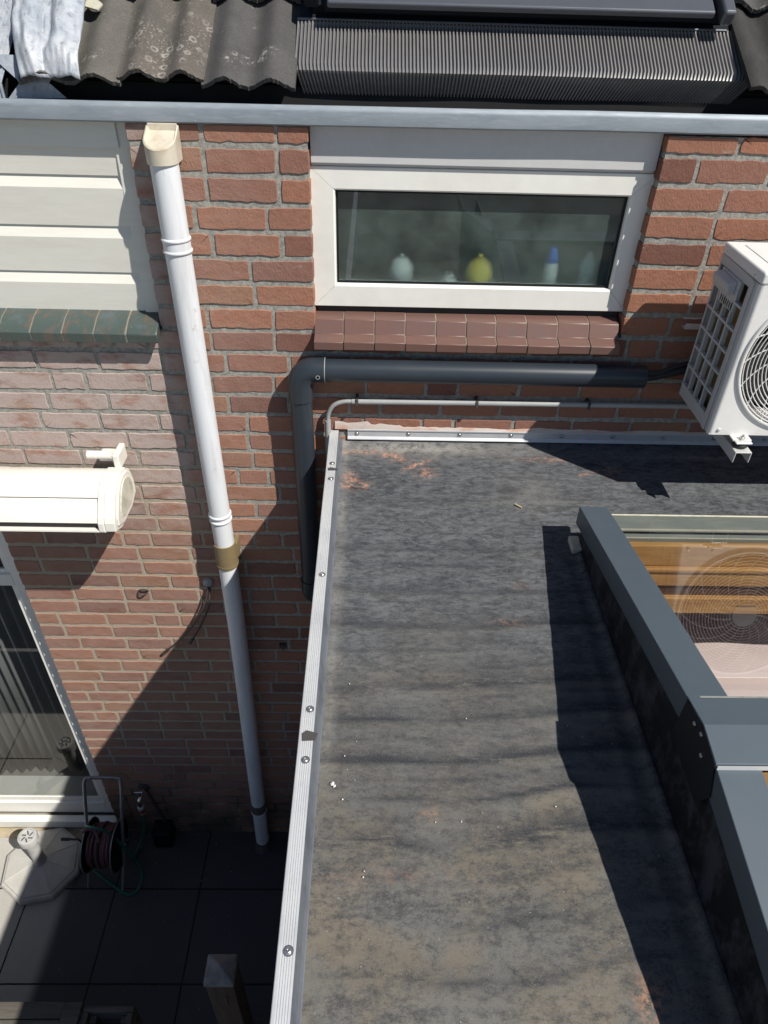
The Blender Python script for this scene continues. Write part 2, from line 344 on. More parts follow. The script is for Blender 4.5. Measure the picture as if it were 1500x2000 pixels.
def mk_glass(name, tint, ior, rough=0.0, bumpy=0.0):
    t = NT(name)
    lw = t.n('ShaderNodeLayerWeight'); lw.inputs[0].default_value = 0.5
    f0 = ((ior - 1) / (ior + 1)) ** 2
    fac = t.math('ADD', t.math('MULTIPLY', t.math('POWER', lw.outputs['Facing'], 5.0), 1 - f0), f0)
    nm = None
    if bumpy > 0:
        nm = t.bump(t.noise(2.2, 2), bumpy, 0.02)
    tr = t.n('ShaderNodeBsdfTransparent'); tr.inputs[0].default_value = c4(tint)
    gl = t.n('ShaderNodeBsdfGlossy'); gl.inputs['Roughness'].default_value = rough
    if nm is not None: t.link(nm, gl.inputs['Normal'])
    mx = t.n('ShaderNodeMixShader'); t.link(fac, mx.inputs[0]); t.link(tr.outputs[0], mx.inputs[1]); t.link(gl.outputs[0], mx.inputs[2])
    M[name] = t.done(mx.outputs[0])
mk_glass('glass_rooflight', (0.82, 0.82, 0.81), 2.15)
mk_glass('glass_door', (0.60, 0.62, 0.62), 2.0)
mk_glass('glass_window', (0.80, 0.86, 0.84), 2.0)
def mk_frost():
    t = NT('glass_frosted')
    tr = t.n('ShaderNodeBsdfTransparent'); tr.inputs[0].default_value = (0.75, 0.80, 0.79, 1)
    rf = t.n('ShaderNodeBsdfRefraction'); rf.inputs['Roughness'].default_value = 0.38; rf.inputs['IOR'].default_value = 1.15
    rf.inputs[0].default_value = (0.9, 0.95, 0.94, 1)
    mx = t.n('ShaderNodeMixShader'); mx.inputs[0].default_value = 0.72
    t.link(tr.outputs[0], mx.inputs[1]); t.link(rf.outputs[0], mx.inputs[2])
    df = t.n('ShaderNodeBsdfDiffuse'); cc_ = t.mix(t.noise(4, 4, 0.6), (0.42, 0.52, 0.50), (0.60, 0.68, 0.64)); t.link(cc_, df.inputs[0])
    m2 = t.n('ShaderNodeMixShader'); t.link(t.ramp(t.noise(7, 5, 0.6), 0.3, 0.75, 0.10, 0.27), m2.inputs[0])
    t.link(mx.outputs[0], m2.inputs[1]); t.link(df.outputs[0], m2.inputs[2])
    M['glass_frosted'] = t.done(m2.outputs[0])
mk_frost()

# ------------------------------------------------------------------ mesh helpers
class B:
    def __init__(s): s.v = []; s.f = []; s.mi = []
    def add(s, vs, fs, mi=0):
        o = len(s.v); s.v += [tuple(v) for v in vs]; s.f += [tuple(i + o for i in f) for f in fs]; s.mi += [mi] * len(fs); return s
    def box(s, x0, x1, y0, y1, z0, z1, mi=0):
        vs = [(x0, y0, z0), (x1, y0, z0), (x1, y1, z0), (x0, y1, z0), (x0, y0, z1), (x1, y0, z1), (x1, y1, z1), (x0, y1, z1)]
        return s.add(vs, [(3, 2, 1, 0), (4, 5, 6, 7), (0, 1, 5, 4), (1, 2, 6, 5), (2, 3, 7, 6), (3, 0, 4, 7)], mi)
    def plane_y(s, x0, x1, y, z0, z1, mi=0):
        return s.add([(x0, y, z0), (x1, y, z0), (x1, y, z1), (x0, y, z1)], [(0, 1, 2, 3)], mi)
    def hexa(s, vs, mi=0):
        return s.add(vs, [(3, 2, 1, 0), (4, 5, 6, 7), (0, 1, 5, 4), (1, 2, 6, 5), (2, 3, 7, 6), (3, 0, 4, 7)], mi)
    def prism_x(s, poly, x0, x1, mi=0):     # poly of (y,z), counter-clockwise seen from +x
        n = len(poly)
        vs = [(x0, y, z) for y, z in poly] + [(x1, y, z) for y, z in poly]
        fs = [tuple(range(n))[::-1], tuple(range(n, 2 * n))] + [(i, (i + 1) % n, (i + 1) % n + n, i + n) for i in range(n)]
        return s.add(vs, fs, mi)
    def prism_y(s, poly, y0, y1, mi=0):     # poly of (x,z)
        n = len(poly)
        vs = [(x, y0, z) for x, z in poly] + [(x, y1, z) for x, z in poly]
        fs = [tuple(range(n)), tuple(range(n, 2 * n))[::-1]] + [(i, i + n, (i + 1) % n + n, (i + 1) % n) for i in range(n)]
        return s.add(vs, fs, mi)
    def prism_z(s, poly, z0, z1, mi=0):
        n = len(poly)
        vs = [(x, y, z0) for x, y in poly] + [(x, y, z1) for x, y in poly]
        fs = [tuple(range(n))[::-1], tuple(range(n, 2 * n))] + [(i, (i + 1) % n, (i + 1) % n + n, i + n) for i in range(n)]
        return s.add(vs, fs, mi)
    def tube(s, pts, r, n=16, cap=True, mi=0, closed=False):
        pts = [Vector(p) for p in pts]; m = len(pts)
        rs = r if isinstance(r, (list, tuple)) else [r] * m
        up = None; rings = []
        for i, p in enumerate(pts):
            if closed: d = (pts[(i + 1) % m] - pts[i - 1])
            else: d = (pts[min(i + 1, m - 1)] - pts[max(i - 1, 0)])
            d.normalize()
            if up is None:
                up = Vector((0, 0, 1)) if abs(d.z) < 0.9 else Vector((0, 1, 0))
            a = d.cross(up); a.normalize(); b = a.cross(d); b.normalize(); up = b
            rings.append([p + a * math.cos(t) * rs[i] + b * math.sin(t) * rs[i] for t in [2 * math.pi * k / n for k in range(n)]])
        vs = [v for rg in rings for v in rg]; fs = []
        L = m if closed else m - 1
        for i in range(L):
            for k in range(n):
                a0 = i * n + k; a1 = i * n + (k + 1) % n; j = (i + 1) % m
                fs.append((a0, j * n + k, j * n + (k + 1) % n, a1))
        if cap and not closed:
            fs.append(tuple(range(n))); fs.append(tuple(range((m - 1) * n, m * n))[::-1])
        return s.add(vs, fs, mi)
    def lathe(s, prof, c, axis='z', n=32, mi=0):      # prof [(r, h)]
        vs = []; fs = []
        for r, h in prof:
            for k in range(n):
                a = 2 * math.pi * k / n; u = r * math.cos(a); w = r * math.sin(a)
                vs.append({'z': (c[0] + u, c[1] + w, c[2] + h), 'y': (c[0] + u, c[1] + h, c[2] - w), 'x': (c[0] + h, c[1] + u, c[2] + w)}[axis])
        for i in range(len(prof) - 1):
            for k in range(n):
                fs.append((i * n + k, i * n + (k + 1) % n, (i + 1) * n + (k + 1) % n, (i + 1) * n + k))
        if prof[0][0] > 1e-6: fs.append(tuple(range(n))[::-1])
        if prof[-1][0] > 1e-6: fs.append(tuple(range((len(prof) - 1) * n, len(prof) * n)))
        return s.add(vs, fs, mi)
    def build(s, name, mats, parent=None, smooth=False, bevel=0.0, seg=2, angle=35, recalc=True, weld=True):
        me = bpy.data.meshes.new(name)
        o = bpy.data.objects.new(name, me); COL.objects.link(o)
        org = Vector((0, 0, 0))
        if parent is not None:
            o.parent = parent; q = parent
            while q is not None: org += q.location; q = q.parent
        me.from_pydata([tuple(Vector(v) - org) for v in s.v], [], s.f)
        ml = mats if isinstance(mats, (list, tuple)) else [mats]
        for m in ml: me.materials.append(M[m])
        me.polygons.foreach_set('material_index', s.mi)
        if recalc or weld:
            bm = bmesh.new(); bm.from_mesh(me)
            if weld: bmesh.ops.remove_doubles(bm, verts=bm.verts, dist=1e-6)
            if recalc: bmesh.ops.recalc_face_normals(bm, faces=bm.faces)
            bm.to_mesh(me); bm.free()
        me.update()
        if bevel > 0:
            md = o.modifiers.new('bevel', 'BEVEL'); md.width = bevel; md.segments = seg; md.limit_method = 'ANGLE'; md.angle_limit = math.radians(30)
        if smooth:
            me.polygons.foreach_set('use_smooth', [True] * len(me.polygons))
            if angle < 180: me.set_sharp_from_angle(angle=math.radians(angle))
        me['off'] = 0
        return o

def tag(o, label=None, cat=None, group=None, kind=None):
    if label: o['label'] = label
    if cat: o['category'] = cat
    if group: o['group'] = group
    if kind: o['kind'] = kind
    return o
def thing(name, label, cat, loc=(0, 0, 0), group=None):
    o = bpy.data.objects.new(name, None); COL.objects.link(o); o.location = loc; o.empty_display_size = 0.1
    return tag(o, label, cat, group)
def dup(o, dx, dy, dz, parent=None):
    c = o.copy(); COL.objects.link(c); c.location = (o.location.x + dx, o.location.y + dy, o.location.z + dz)
    if parent is not None: c.parent = parent
    return c
def arc(c, r, a0, a1, n, plane='xz'):
    out = []
    for i in range(n + 1):
        a = math.radians(a0 + (a1 - a0) * i / n); u, w = r * math.cos(a), r * math.sin(a)
        out.append({'xz': (c[0] + u, c[1], c[2] + w), 'xy': (c[0] + u, c[1] + w, c[2]), 'yz': (c[0], c[1] + u, c[2] + w)}[plane])
    return out
def smooth_path(pts, n=8):
    pts = [Vector(p) for p in pts]; P = [pts[0]] + pts + [pts[-1]]; out = []
    for i in range(1, len(P) - 2):
        for k in range(n):
            t = k / n; a, b, c, d = P[i - 1], P[i], P[i + 1], P[i + 2]
            out.append(0.5 * ((2 * b) + (c - a) * t + (2 * a - 5 * b + 4 * c - d) * t * t + (3 * b - a - 3 * c + d) * t ** 3))
    out.append(pts[-1]); return out

GZ = -3.95; H = 0.08203; ZR = -1.02

# ================================================================== STRUCTURE: ground
g = B().box(-60, 60, -60, 60, GZ - 0.6, GZ - 0.05).build('ground', 'ground_far'); tag(g, kind='structure')
pt = B().box(-6, 6, -6, 0.04, GZ - 0.05, GZ).build('patio', 'patio_slab'); tag(pt, kind='structure')
b = B()
nx = 60
for i in range(nx):
    x0 = -3.3 + i * 1.78 / nx; x1 = x0 + 1.78 / nx
    ya = -0.045 - 0.012 * mnoise.noise(Vector((x0 * 9, 0, 0))); yb = -0.045 - 0.012 * mnoise.noise(Vector((x1 * 9, 0, 0)))
    b.add([(x0, 0.03, GZ + 0.010), (x1, 0.03, GZ + 0.010), (x1, yb, GZ + 0.003), (x0, ya, GZ + 0.003), (x1, yb, GZ - 0.01), (x0, ya, GZ - 0.01)], [(0, 3, 2, 1), (3, 5, 4, 2)])
tag(b.build('mortar_strip', 'sand_mortar', weld=False), kind='structure')

# ================================================================== HOUSE
house = thing('brick_house', 'red brick house wall with cream window, cream cladding, glazed door and concrete tiled roof', 'house', (0, 0, GZ))
WX0, WX1 = -3.6, 3.9
def openings(z0, z1):
    zc = (z0 + z1) / 2; o = []
    if zc > -0.60: o += [(-3.9, -0.722), (-0.195, 0.857)]
    if -3.95 < zc < -1.43: o += [(-3.3, -1.54)]
    return o
def segs(z0, z1):
    s = [(WX0, WX1)]
    for a, b_ in openings(z0, z1):
        ns = []
        for p, q in s:
            if b_ <= p or a >= q: ns.append((p, q)); continue
            if a > p: ns.append((p, a))
            if b_ < q: ns.append((b_, q))
        s = ns
    return s
def mk_wall():
    vs = []; fs = []; tone = []; toneb = []
    rnd = random.Random(11)
    BH = 0.0645
    def brick(x0, x1, z0, z1, el, er):
        # rounded-rectangle rings with jitter
        cx, cz = (x0 + x1) / 2, (z0 + z1) / 2; hx, hz = (x1 - x0) / 2, (z1 - z0) / 2
        tilt = rnd.uniform(-.0022, .0022); dy = rnd.uniform(-0.0014, 0.0008); dz = rnd.uniform(-.0015, .0015)
        nL = max(3, int(hx * 2 / 0.02)); nS = 3
        cr = 0.004
        pts = []
        for i in range(nL): pts.append((-hx + cr + (2 * hx - 2 * cr) * i / (nL - 1), -hz, 0, -1))
        for i in range(nS): pts.append((hx, -hz + cr + (2 * hz - 2 * cr) * i / (nS - 1), 1, 0))
        for i in range(nL): pts.append((hx - cr - (2 * hx - 2 * cr) * i / (nL - 1), hz, 0, 1))
        for i in range(nS): pts.append((-hx, hz - cr - (2 * hz - 2 * cr) * i / (nS - 1), -1, 0))
        n = len(pts); o = len(vs); seed = rnd.uniform(0, 500)
        chips = [(rnd.choice([-hx, hx]) if rnd.random() < .6 else rnd.uniform(-hx, hx), rnd.choice([-hz, hz]), rnd.uniform(.003, .0085)) for _ in range(rnd.choice([0, 1, 1, 2, 3]))]
        for ring in range(3):
            for (u, w, nx_, nz_) in pts:
                j = mnoise.noise(Vector((u * 42 + seed, w * 42, 3.1))) * 0.0034 + mnoise.noise(Vector((u * 170 + seed, w * 170, 8.1))) * 0.0018 - 0.0002
                if nz_ < 0: j *= 1.3
                for (qx, qz, qr) in chips:
                    dq = math.hypot(u - qx, w - qz)
                    if dq < qr * 2: j -= (0.0042 if ring == 0 else 0.0028) * (1 - dq / (qr * 2))
                px, pz = u + nx_ * j, w + nz_ * j
                if ring == 0: px -= nx_ * 0.0016; pz -= nz_ * 0.0014
                if nx_ and ((nx_ < 0 and el) or (nx_ > 0 and er)): px = u + nx_ * j * 0.3 - (0.002 if ring == 0 else 0) * nx_
                if ring == 0 and abs(abs(u) - hx) < cr * 1.5 and nz_: px = u * (1 - 0.0012 / max(hx, .02))
                y = [dy, dy + 0.0020, 0.10 if (el or er) else 0.03][ring]
                vs.append((cx + px + 0, y, cz + dz + pz + u * tilt * 6))
        for rg in range(2):
            for k in range(n):
                a = o + rg * n + k; b_ = o + rg * n + (k + 1) % n
                fs.append((a, a + n, b_ + n, b_))
        m_ = max(1, int(hx / 0.028)); cen = []
        for q in range(m_): 
            vs.append((cx - hx + hx * 2 * (q + 0.5) / m_, dy, cz + dz)); cen.append(o + 3 * n + q)
        own = [min(range(m_), key=lambda q: abs((-hx + hx * 2 * (q + 0.5) / m_) - pts[k][0])) for k in range(n)]
        for k in range(n):
            k2 = (k + 1) % n
            fs.append((o + k, o + k2, cen[own[k2]]))
            if own[k] != own[k2]: fs.append((o + k, cen[own[k2]], cen[own[k]]))
        tone.extend([rnd.random()] * (3 * n + m_)); toneb.extend([rnd.random()] * (3 * n + m_))
    for k in range(0, 49):
        z0 = -k * H; z1 = min(z0 + BH, 0.043)
        if z0 < GZ: z0 = GZ + 0.001
        sg = segs(z0, z1)
        for a, b_ in sg:
            el = a > WX0 + .01; er = b_ < WX1 - .01
            x = a; first = True
            x += 0 if el else -rnd.uniform(0, .2)
            while x < b_ - 0.02:
                if first and el: L = [0.104, 0.208, 0.158][(k * 2 + rnd.randrange(3)) % 3] if k % 2 else rnd.choice([0.208, 0.208, 0.104])
                else: L = 0.104 if rnd.random() < 0.13 else 0.208
                L += rnd.uniform(-0.004, 0.004)
                first = False
                x1 = x + L
                if b_ - x1 < 0.065: x1 = b_ 
                x1 = min(x1, b_)
                brick(max(x, a), x1, z0, z1, el and x <= a + 1e-6, er and x1 >= b_ - 1e-6)
                x = x1 + 0.012 + rnd.uniform(-.002, .003)
    me = bpy.data.meshes.new('wall'); me.from_pydata([(v[0], v[1], v[2] - GZ) for v in vs], [], fs); me.update()
    me.materials.append(M['brick'])
    for nm, dat in (('tone', tone), ('tone_b', toneb)):
        at = me.attributes.new(nm, 'FLOAT', 'POINT'); at.data.foreach_set('value', dat)
    o = bpy.data.objects.new('brickwork', me); COL.objects.link(o); o.parent = house
    me.polygons.foreach_set('use_smooth', [True] * len(me.polygons)); me.set_sharp_from_angle(angle=math.radians(28))
    # mortar body: front face recessed, finely divided and roughened
    mb = B()
    zs = sorted(set([0.044, -0.586, -1.42, GZ]), reverse=True)
    for zt, zb in zip(zs[:-1], zs[1:]):
        for a, b_ in segs(zb, zt):
            a2 = a + (0.004 if a > WX0 + .01 else 0); b2 = b_ - (0.004 if b_ < WX1 - .01 else 0)
            mb.box(a2, b2, 0.0030, 0.0985, zb, zt)
    mo = mb.build('mortar', 'mortar', house, weld=False)
    return o
# materials of the wall use object coords: shift so z is measured like the plan (house origin at ground level)
for nm in ('brick', 'mortar'):
    t = M[nm].node_tree
    tc = [n for n in t.nodes if n.type == 'TEX_COORD'][0]
    va = t.nodes.new('ShaderNodeVectorMath'); va.operation = 'ADD'; va.inputs[1].default_value = (0, 0, GZ)
    links = [l for l in t.links if l.from_node == tc]
    for l in links:
        ts = l.to_socket; t.links.remove(l); t.links.new(va.outputs[0], ts)
    t.links.new(tc.outputs['Object'], va.inputs[0])
mk_wall()
# rooms behind the openings
rm = B()
rm.box(-4.2, 4.2, 3.2, 3.3, GZ - 0.02, 2.2)
rm.box(-4.2, -4.1, 0.11, 3.2, GZ - 0.02, 2.2); rm.box(4.1, 4.2, 0.11, 3.2, GZ - 0.02, 2.2)
rm.box(-4.1, 4.1, 0.103, 3.2, -1.30, -1.12)
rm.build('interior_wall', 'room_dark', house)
B().box(-4.1, 4.1, 0.103, 3.2, GZ - 0.02, GZ + 0.02).build('interior_floor', 'room_floor', house)

# ---- window
win = B()
fx0, fx1, fz0, fz1 = -0.200, 0.872, -0.508, -0.068
gx0, gx1, gz0, gz1 = -0.120, 0.797, -0.430, -0.138
yf = 0.045
def mitred(bld, X0, X1, Z0, Z1, gX0, gX1, gZ0, gZ1, prof):
    # prof: list of (t, y): t 0 at the outer edge, 1 at the inner edge; four mitred members
    def P(t, side, end):
        x0 = X0 + (gX0 - X0) * t; x1 = X1 + (gX1 - X1) * t; z0 = Z0 + (gZ0 - Z0) * t; z1 = Z1 + (gZ1 - Z1) * t
        return {('b', 0): (x0, z0), ('b', 1): (x1, z0), ('r', 0): (x1, z0), ('r', 1): (x1, z1), ('t', 0): (x1, z1), ('t', 1): (x0, z1), ('l', 0): (x0, z1), ('l', 1): (x0, z0)}[(side, end)]
    for side in 'brtl':
        vs = []
        for t, y in prof:
            for e in (0, 1):
                x, z = P(t, side, e); 
                # tiny gap at the mitre
                s_ = 0.0005 if e == 0 else -0.0005
                if side == 'b': x += s_
                if side == 'r': z += s_
                if side == 't': x -= s_
                if side == 'l': z -= s_
                vs.append((x, y, z))
        n = len(prof); fs = [(2 * i, 2 * i + 1, 2 * i + 3, 2 * i + 2) for i in range(n - 1)]
        fs.append((2 * n - 2, 2 * n - 1, 1, 0)); fs.append(tuple(range(0, 2 * n, 2))); fs.append(tuple(range(1, 2 * n, 2))[::-1])
        bld.add(vs, fs)
window = B()
mitred(window, fx0, fx1, fz0, fz1, gx0, gx1, gz0, gz1, [(0, 0.09), (0, yf + .003), (0.03, yf), (0.90, yf), (0.97, yf + .004), (1.0, yf + 0.022), (1.0, 0.09)])
wo_ = window.build('window', 'window_cream', house, weld=False)
B().plane_y(gx0 - .01, gx1 + .01, 0.068, gz0 - .01, gz1 + .01).build('pane', 'glass_window', wo_)
B().plane_y(gx0 - .01, gx1 + .01, 0.080, gz0 - .01, gz1 + .01).build('frosted_pane', 'glass_frosted', wo_)
mitred_b = B(); mitred(mitred_b, gx0 - .003, gx1 + .003, gz0 - .003, gz1 + .003, gx0 + .006, gx1 - .006, gz0 + .006, gz1 - .006, [(0, 0.0655), (0, 0.060), (1, 0.060), (1, 0.0655)])
mitred_b.build('glazing_gasket', 'frame_black', wo_, weld=False)
B().box(-0.193, 0.855, 0.034, 0.046, -0.058, 0.052).build('fascia_panel', 'fascia_grey', house, bevel=0.002)
B().box(-0.193, 0.855, 0.0462, 0.095, -0.066, 0.052).build('fascia_back', 'fascia_grey', house)
# dark joint boxes round the frame and shelf inside
jb = B(); jb.box(-0.1945, 0.8565, 0.092, 0.10, -0.58, 0.2)
B().box(-0.3, 1.0, 0.085, 0.30, -0.505, -0.472).build('window_shelf', 'room_white', house)
# rear board closes the gap beneath the frame
B().box(-0.19, 0.85, 0.060, 0.09, -0.585, -0.507).build('frame_packer', 'joint_dark', house)

# ---- brown sill tiles
def sill_tile(name, mat, x0, x1, parent, prof, jag=0.0):
    b_ = B(); b_.prism_x(prof, x0, x1); return b_.build(name, mat, parent, bevel=0.0013, seg=2, smooth=True, angle=30)
sp = [(0.075, -0.588), (0.0, -0.592), (-0.020, -0.600), (-0.054, -0.621), (-0.058, -0.620), (-0.0585, -0.593), (-0.055, -0.590), (-0.014, -0.5815), (0.008, -0.539), (0.013, -0.5365), (0.040, -0.531), (0.075, -0.530)]
uj = [-0.198, -0.097, 0.008, 0.113, 0.218, 0.322, 0.424, 0.529, 0.636, 0.744, 0.848]
bs = B().prism_x([(0.074, -0.5875), (0.0, -0.5910), (-0.020, -0.5985), (-0.0500, -0.6165), (-0.0530, -0.6160), (-0.0545, -0.5960), (-0.0520, -0.5930), (-0.012, -0.5845), (0.010, -0.5415), (0.0145, -0.5385), (0.040, -0.5335), (0.074, -0.5325)], -0.193, 0.846).build('window_sill', 'pointing_pale', house)
for i in range(10):
    o = sill_tile('sill_tile', 'sill_brown', uj[i] + 0.0012, uj[i + 1] - 0.0022, bs, [(a_ + (dy_t if a_ < 0.03 else 0), b2_ + dz_t) for dz_t, dy_t in [(random.uniform(-.0018, .0014), random.uniform(-.002, .002))] for a_, b2_ in sp])
    o.rotation_euler = (0, 0, 0)
# ---- cladding on the left
cl_x0, cl_x1 = -3.2, -0.727
prof = [(0.030, 0.25)]
levels = [-0.112, -0.262, -0.411]
def clad_profile():
    y0 = 0.040; pts = []
    tops = [0.046, -0.114, -0.264, -0.412]; bots = [-0.110, -0.260, -0.408, -0.556]
    for a, z_ in zip(tops, bots):
        if a < 0.2:
            pts += [(y0 + 0.0125, a + 0.002), (y0 + 0.0110, a - 0.003), (y0 - 0.001, a - 0.031)]
        else: pts += [(y0, a)]
        pts += [(y0 + 0.0060, z_ + 0.001), (y0 + 0.0070, z_)]
    return pts
cp = clad_profile()
poly = cp + [(0.085, -0.556), (0.085, 0.046)]
clad = B().prism_x(poly, cl_x0, -0.773).build('cladding_panel', 'siding_cream', house)
B().prism_x([(0.038, 0.046), (0.038, -0.560), (0.085, -0.560), (0.085, 0.046)], -0.775, cl_x1).build('cladding_trim', 'siding_cream', house, bevel=0.002)
B().box(cl_x0, -0.76, 0.030, 0.037, -0.030, 0.046).build('cladding_top_strip', 'siding_cream', house, bevel=0.001)
B().box(cl_x0, -0.73, 0.055, 0.086, -0.585, -0.558).build('cladding_packer', 'joint_dark', house)
gp = [(0.075, -0.585), (0.0, -0.586), (-0.044, -0.612), (-0.054, -0.612), (-0.058, -0.580), (-0.050, -0.572), (0.000, -0.548), (0.055, -0.535), (0.075, -0.535)]
gs = B().prism_x([(0.074, -0.5845), (0.0, -0.5855), (-0.0435, -0.6095), (-0.0530, -0.6095), (-0.0560, -0.580), (-0.0495, -0.574), (0.000, -0.550), (0.055, -0.537), (0.074, -0.537)], cl_x0, -0.730).build('cladding_sill', 'pointing_pale', house)
xg = -0.722
while xg > -2.2:
    x1 = xg; x0 = xg - 0.1055
    if abs(xg + 0.722) < 1e-6:
        b_ = B(); n = len(gp)
        b_.prism_x(gp, x0 + .003, x1)
        o = b_.build('sill_tile', 'sill_green', gs, bevel=0.004, seg=3, smooth=True, angle=50)
    else:
        o = sill_tile('sill_tile', 'sill_green', x0 + 0.0018, x1 - 0.0018, gs, gp)
    xg = x0

# ---- terrace door
dr = B()
dx1 = -1.545; yd = 0.060
dr.box(-1.615, dx1, yd, 0.10, -3.832, -1.42)           # right stile
dr.box(-3.25, -1.6155, yd, 0.10, -1.868, -1.800)         # transom
dr.box(-3.25, -1.6155, yd, 0.10, -1.56, -1.42)
dr.box(-3.25, -1.6155, yd, 0.10, -3.832, -3.72)
door = dr.build('door', 'window_cream', house, bevel=0.003)
dl = B(); dl.box(-1.640, -1.6155, yd + 0.012, 0.09, -3.7195, -1.8685); dl.box(-3.25, -1.6405, yd + 0.012, 0.09, -3.7195, -3.675)
dl.box(-1.640, -1.6155, yd + 0.012, 0.09, -1.7995, -1.5605); dl.box(-3.25, -1.6405, yd + .012, .09, -1.7995, -1.775)
dl.build('glazing_bead', 'window_cream', door, bevel=0.002)
B().plane_y(-3.25, -1.6395, 0.080, -3.676, -1.8675).build('pane', 'glass_door', door)
B().plane_y(-3.25, -1.6395, 0.080, -1.776, -1.5595).build('transom_pane', 'glass_door', door)
B().box(-3.3, -1.548, 0.0, 0.045, -3.905, -3.836).build('door_threshold', 'window_cream', house, bevel=0.003)
B().box(-3.3, -1.548, 0.012, 0.09, GZ - 0.02, -3.907).build('door_step', 'sand_mortar', house)
B().box(-3.3, -1.56, 0.10, 0.25, -3.80, -3.735).build('door_inner_ledge', 'window_cream', door)
# curtains hanging in the room
for cx0, cx1, cy in ((-2.30, -1.84, 0.42), (-1.74, -1.60, 0.36), (-2.75, -2.25, 0.40)):
    b_ = B(); n = 60; z0, z1 = -3.925, -1.5
    for i in range(n):
        u0 = i / n; u1 = (i + 1) / n
        def q(u): return (cx0 + (cx1 - cx0) * u, cy + 0.028 * math.sin(u * (cx1 - cx0) * 95) + 0.01 * math.sin(u * 9))
        (xa, ya), (xb, yb) = q(u0), q(u1)
        b_.add([(xa, ya, z0), (xb, yb, z0), (xb, yb, z1), (xa, ya, z1)], [(0, 1, 2, 3)])
    co = b_.build('curtain', 'curtain', house, smooth=True, angle=180, recalc=False)
    sm = co.modifiers.new('thick', 'SOLIDIFY'); sm.thickness = 0.003

# ================================================================== ROOF
PR = math.radians(32)
def rp(x, s, off=0.0):      # point on the tiled roof plane
    k = 1.038
    return (x * k, 0.0875 + k * (s * math.cos(PR) - off * math.sin(PR)), 0.1464 + k * (s * math.sin(PR) + off * math.cos(PR)))
def roof_tile(x0, x1, s0, s1, mat, nwave=2, off=0.0, tilt=0.03, chip=None, phase=0.0):
    vs = []; fs = []; nx_, ns = 72, 14
    w = x1 - x0
    for layer, th in ((0, 0.0), (1, -0.012)):
        for j in range(ns + 1):
            s_ = s0 + (s1 - s0) * j / ns
            for i in range(nx_ + 1):
                u = i / nx_; x = x0 + w * u
                a = -math.cos(2 * math.pi * (u * nwave + phase))
                hgt = 0.014 * a + 0.002 * mnoise.noise(Vector((x * 8, s_ * 8, 1)))
                ss = s_
                if j == 0:
                    ss += 0.005 * mnoise.noise(Vector((x * 60, 2, 0))) + 0.004 * mnoise.noise(Vector((x * 170, 5, 0)))
                vs.append(rp(x, ss, off + hgt + th + tilt * (1 - j / ns)))
    N = (ns + 1) * (nx_ + 1)
    for j in range(ns):
        for i in range(nx_):
            a = j * (nx_ + 1) + i
            fs.append((a, a + 1, a + nx_ + 2, a + nx_ + 1)); fs.append((a + N, a + N + nx_ + 1, a + N + nx_ + 2, a + N + 1))
    for i in range(nx_):
        fs.append((i, i + N, i + 1 + N, i + 1)); a = ns * (nx_ + 1) + i; fs.append((a, a + 1, a + 1 + N, a + N))
    for j in range(ns):
        a = j * (nx_ + 1); c = a + nx_ + 1; fs.append((a, c, c + N, a + N)); a += nx_; c += nx_; fs.append((a, a + N, c + N, c))
    return B().add(vs, fs)
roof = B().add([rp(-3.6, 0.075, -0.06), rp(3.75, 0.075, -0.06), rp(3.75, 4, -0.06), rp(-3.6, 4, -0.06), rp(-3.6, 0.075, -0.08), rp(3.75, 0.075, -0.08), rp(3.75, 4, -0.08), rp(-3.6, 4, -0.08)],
               [(0, 1, 2, 3), (7, 6, 5, 4), (0, 4, 5, 1), (1, 5, 6, 2), (2, 6, 7, 3), (3, 7, 4, 0)]).build('roof', 'eaves_shade_black', house)  # slab blackened to paint the shade behind the gutter
tl = [(-0.975, -0.700, 'tile_brown', 0.000), (-0.708, -0.470, 'tile_lichen', 0.006), (-0.478, -0.222, 'tile_dark', 0.0)]
for r in range(4):
    for x0, x1, m, dz_ in tl:
        s0 = -0.045 + r * 0.345 + (0.012 if m == 'tile_lichen' else 0)
        roof_tile(x0, x1, s0, s0 + 0.42, m, 2, dz_ + 0.002, 0.03).build('roof_tile', m, roof, smooth=True, angle=60)
    for x0 in (1.035, 1.29, 1.545, 1.80, 2.055, 2.31, 2.565, 2.82, 3.075, 3.33):
        s0 = -0.03 + r * 0.345
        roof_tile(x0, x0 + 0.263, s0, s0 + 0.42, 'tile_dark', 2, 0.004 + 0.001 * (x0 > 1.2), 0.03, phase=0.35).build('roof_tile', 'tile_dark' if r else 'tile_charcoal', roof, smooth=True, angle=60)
# second roof window apron (grey pleats) and crumpled lead at the far left
def pleats(x0, x1, spts, pitch, amp, mat, name, parent, per=8, skew=0.0, hang=None):
    """spts: list of (x-shift, y, z, normal_y, normal_z) rows"""
    n = int((x1 - x0) / pitch) * per; vs = []; fs = []
    for r, (sh, y, z, ny, nz, am) in enumerate(spts):
        for i in range(n + 1):
            x = x0 + (x1 - x0) * i / n; ph = (i % per) / per
            a = amp * am * (1 if ph < 0.42 else (-1 if 0.5 <= ph < 0.92 else 0))
            wob = (0.0008 if nz > 0 else 0.004) * mnoise.noise(Vector((x * 3, r * .2, 0)))
            dx_ = sh * (x - 0.15) * 1.7 
            vs.append(((x + dx_) * 1.038, y + ny * (a + wob), z + nz * (a + wob)))
    for r in range(len(spts) - 1):
        for i in range(n):
            a = r * (n + 1) + i; fs.append((a, a + 1, a + n + 2, a + n + 1))
    o = B().add(vs, fs).build(name, mat, parent, smooth=True, angle=40, recalc=False, weld=False)
    return o
ny, nz = -math.sin(PR), math.cos(PR)
def rowsR(s_list, off, am=1.0): 
    return [(0, *rp(0, s_, off)[1:], ny, nz, am) for s_ in s_list]
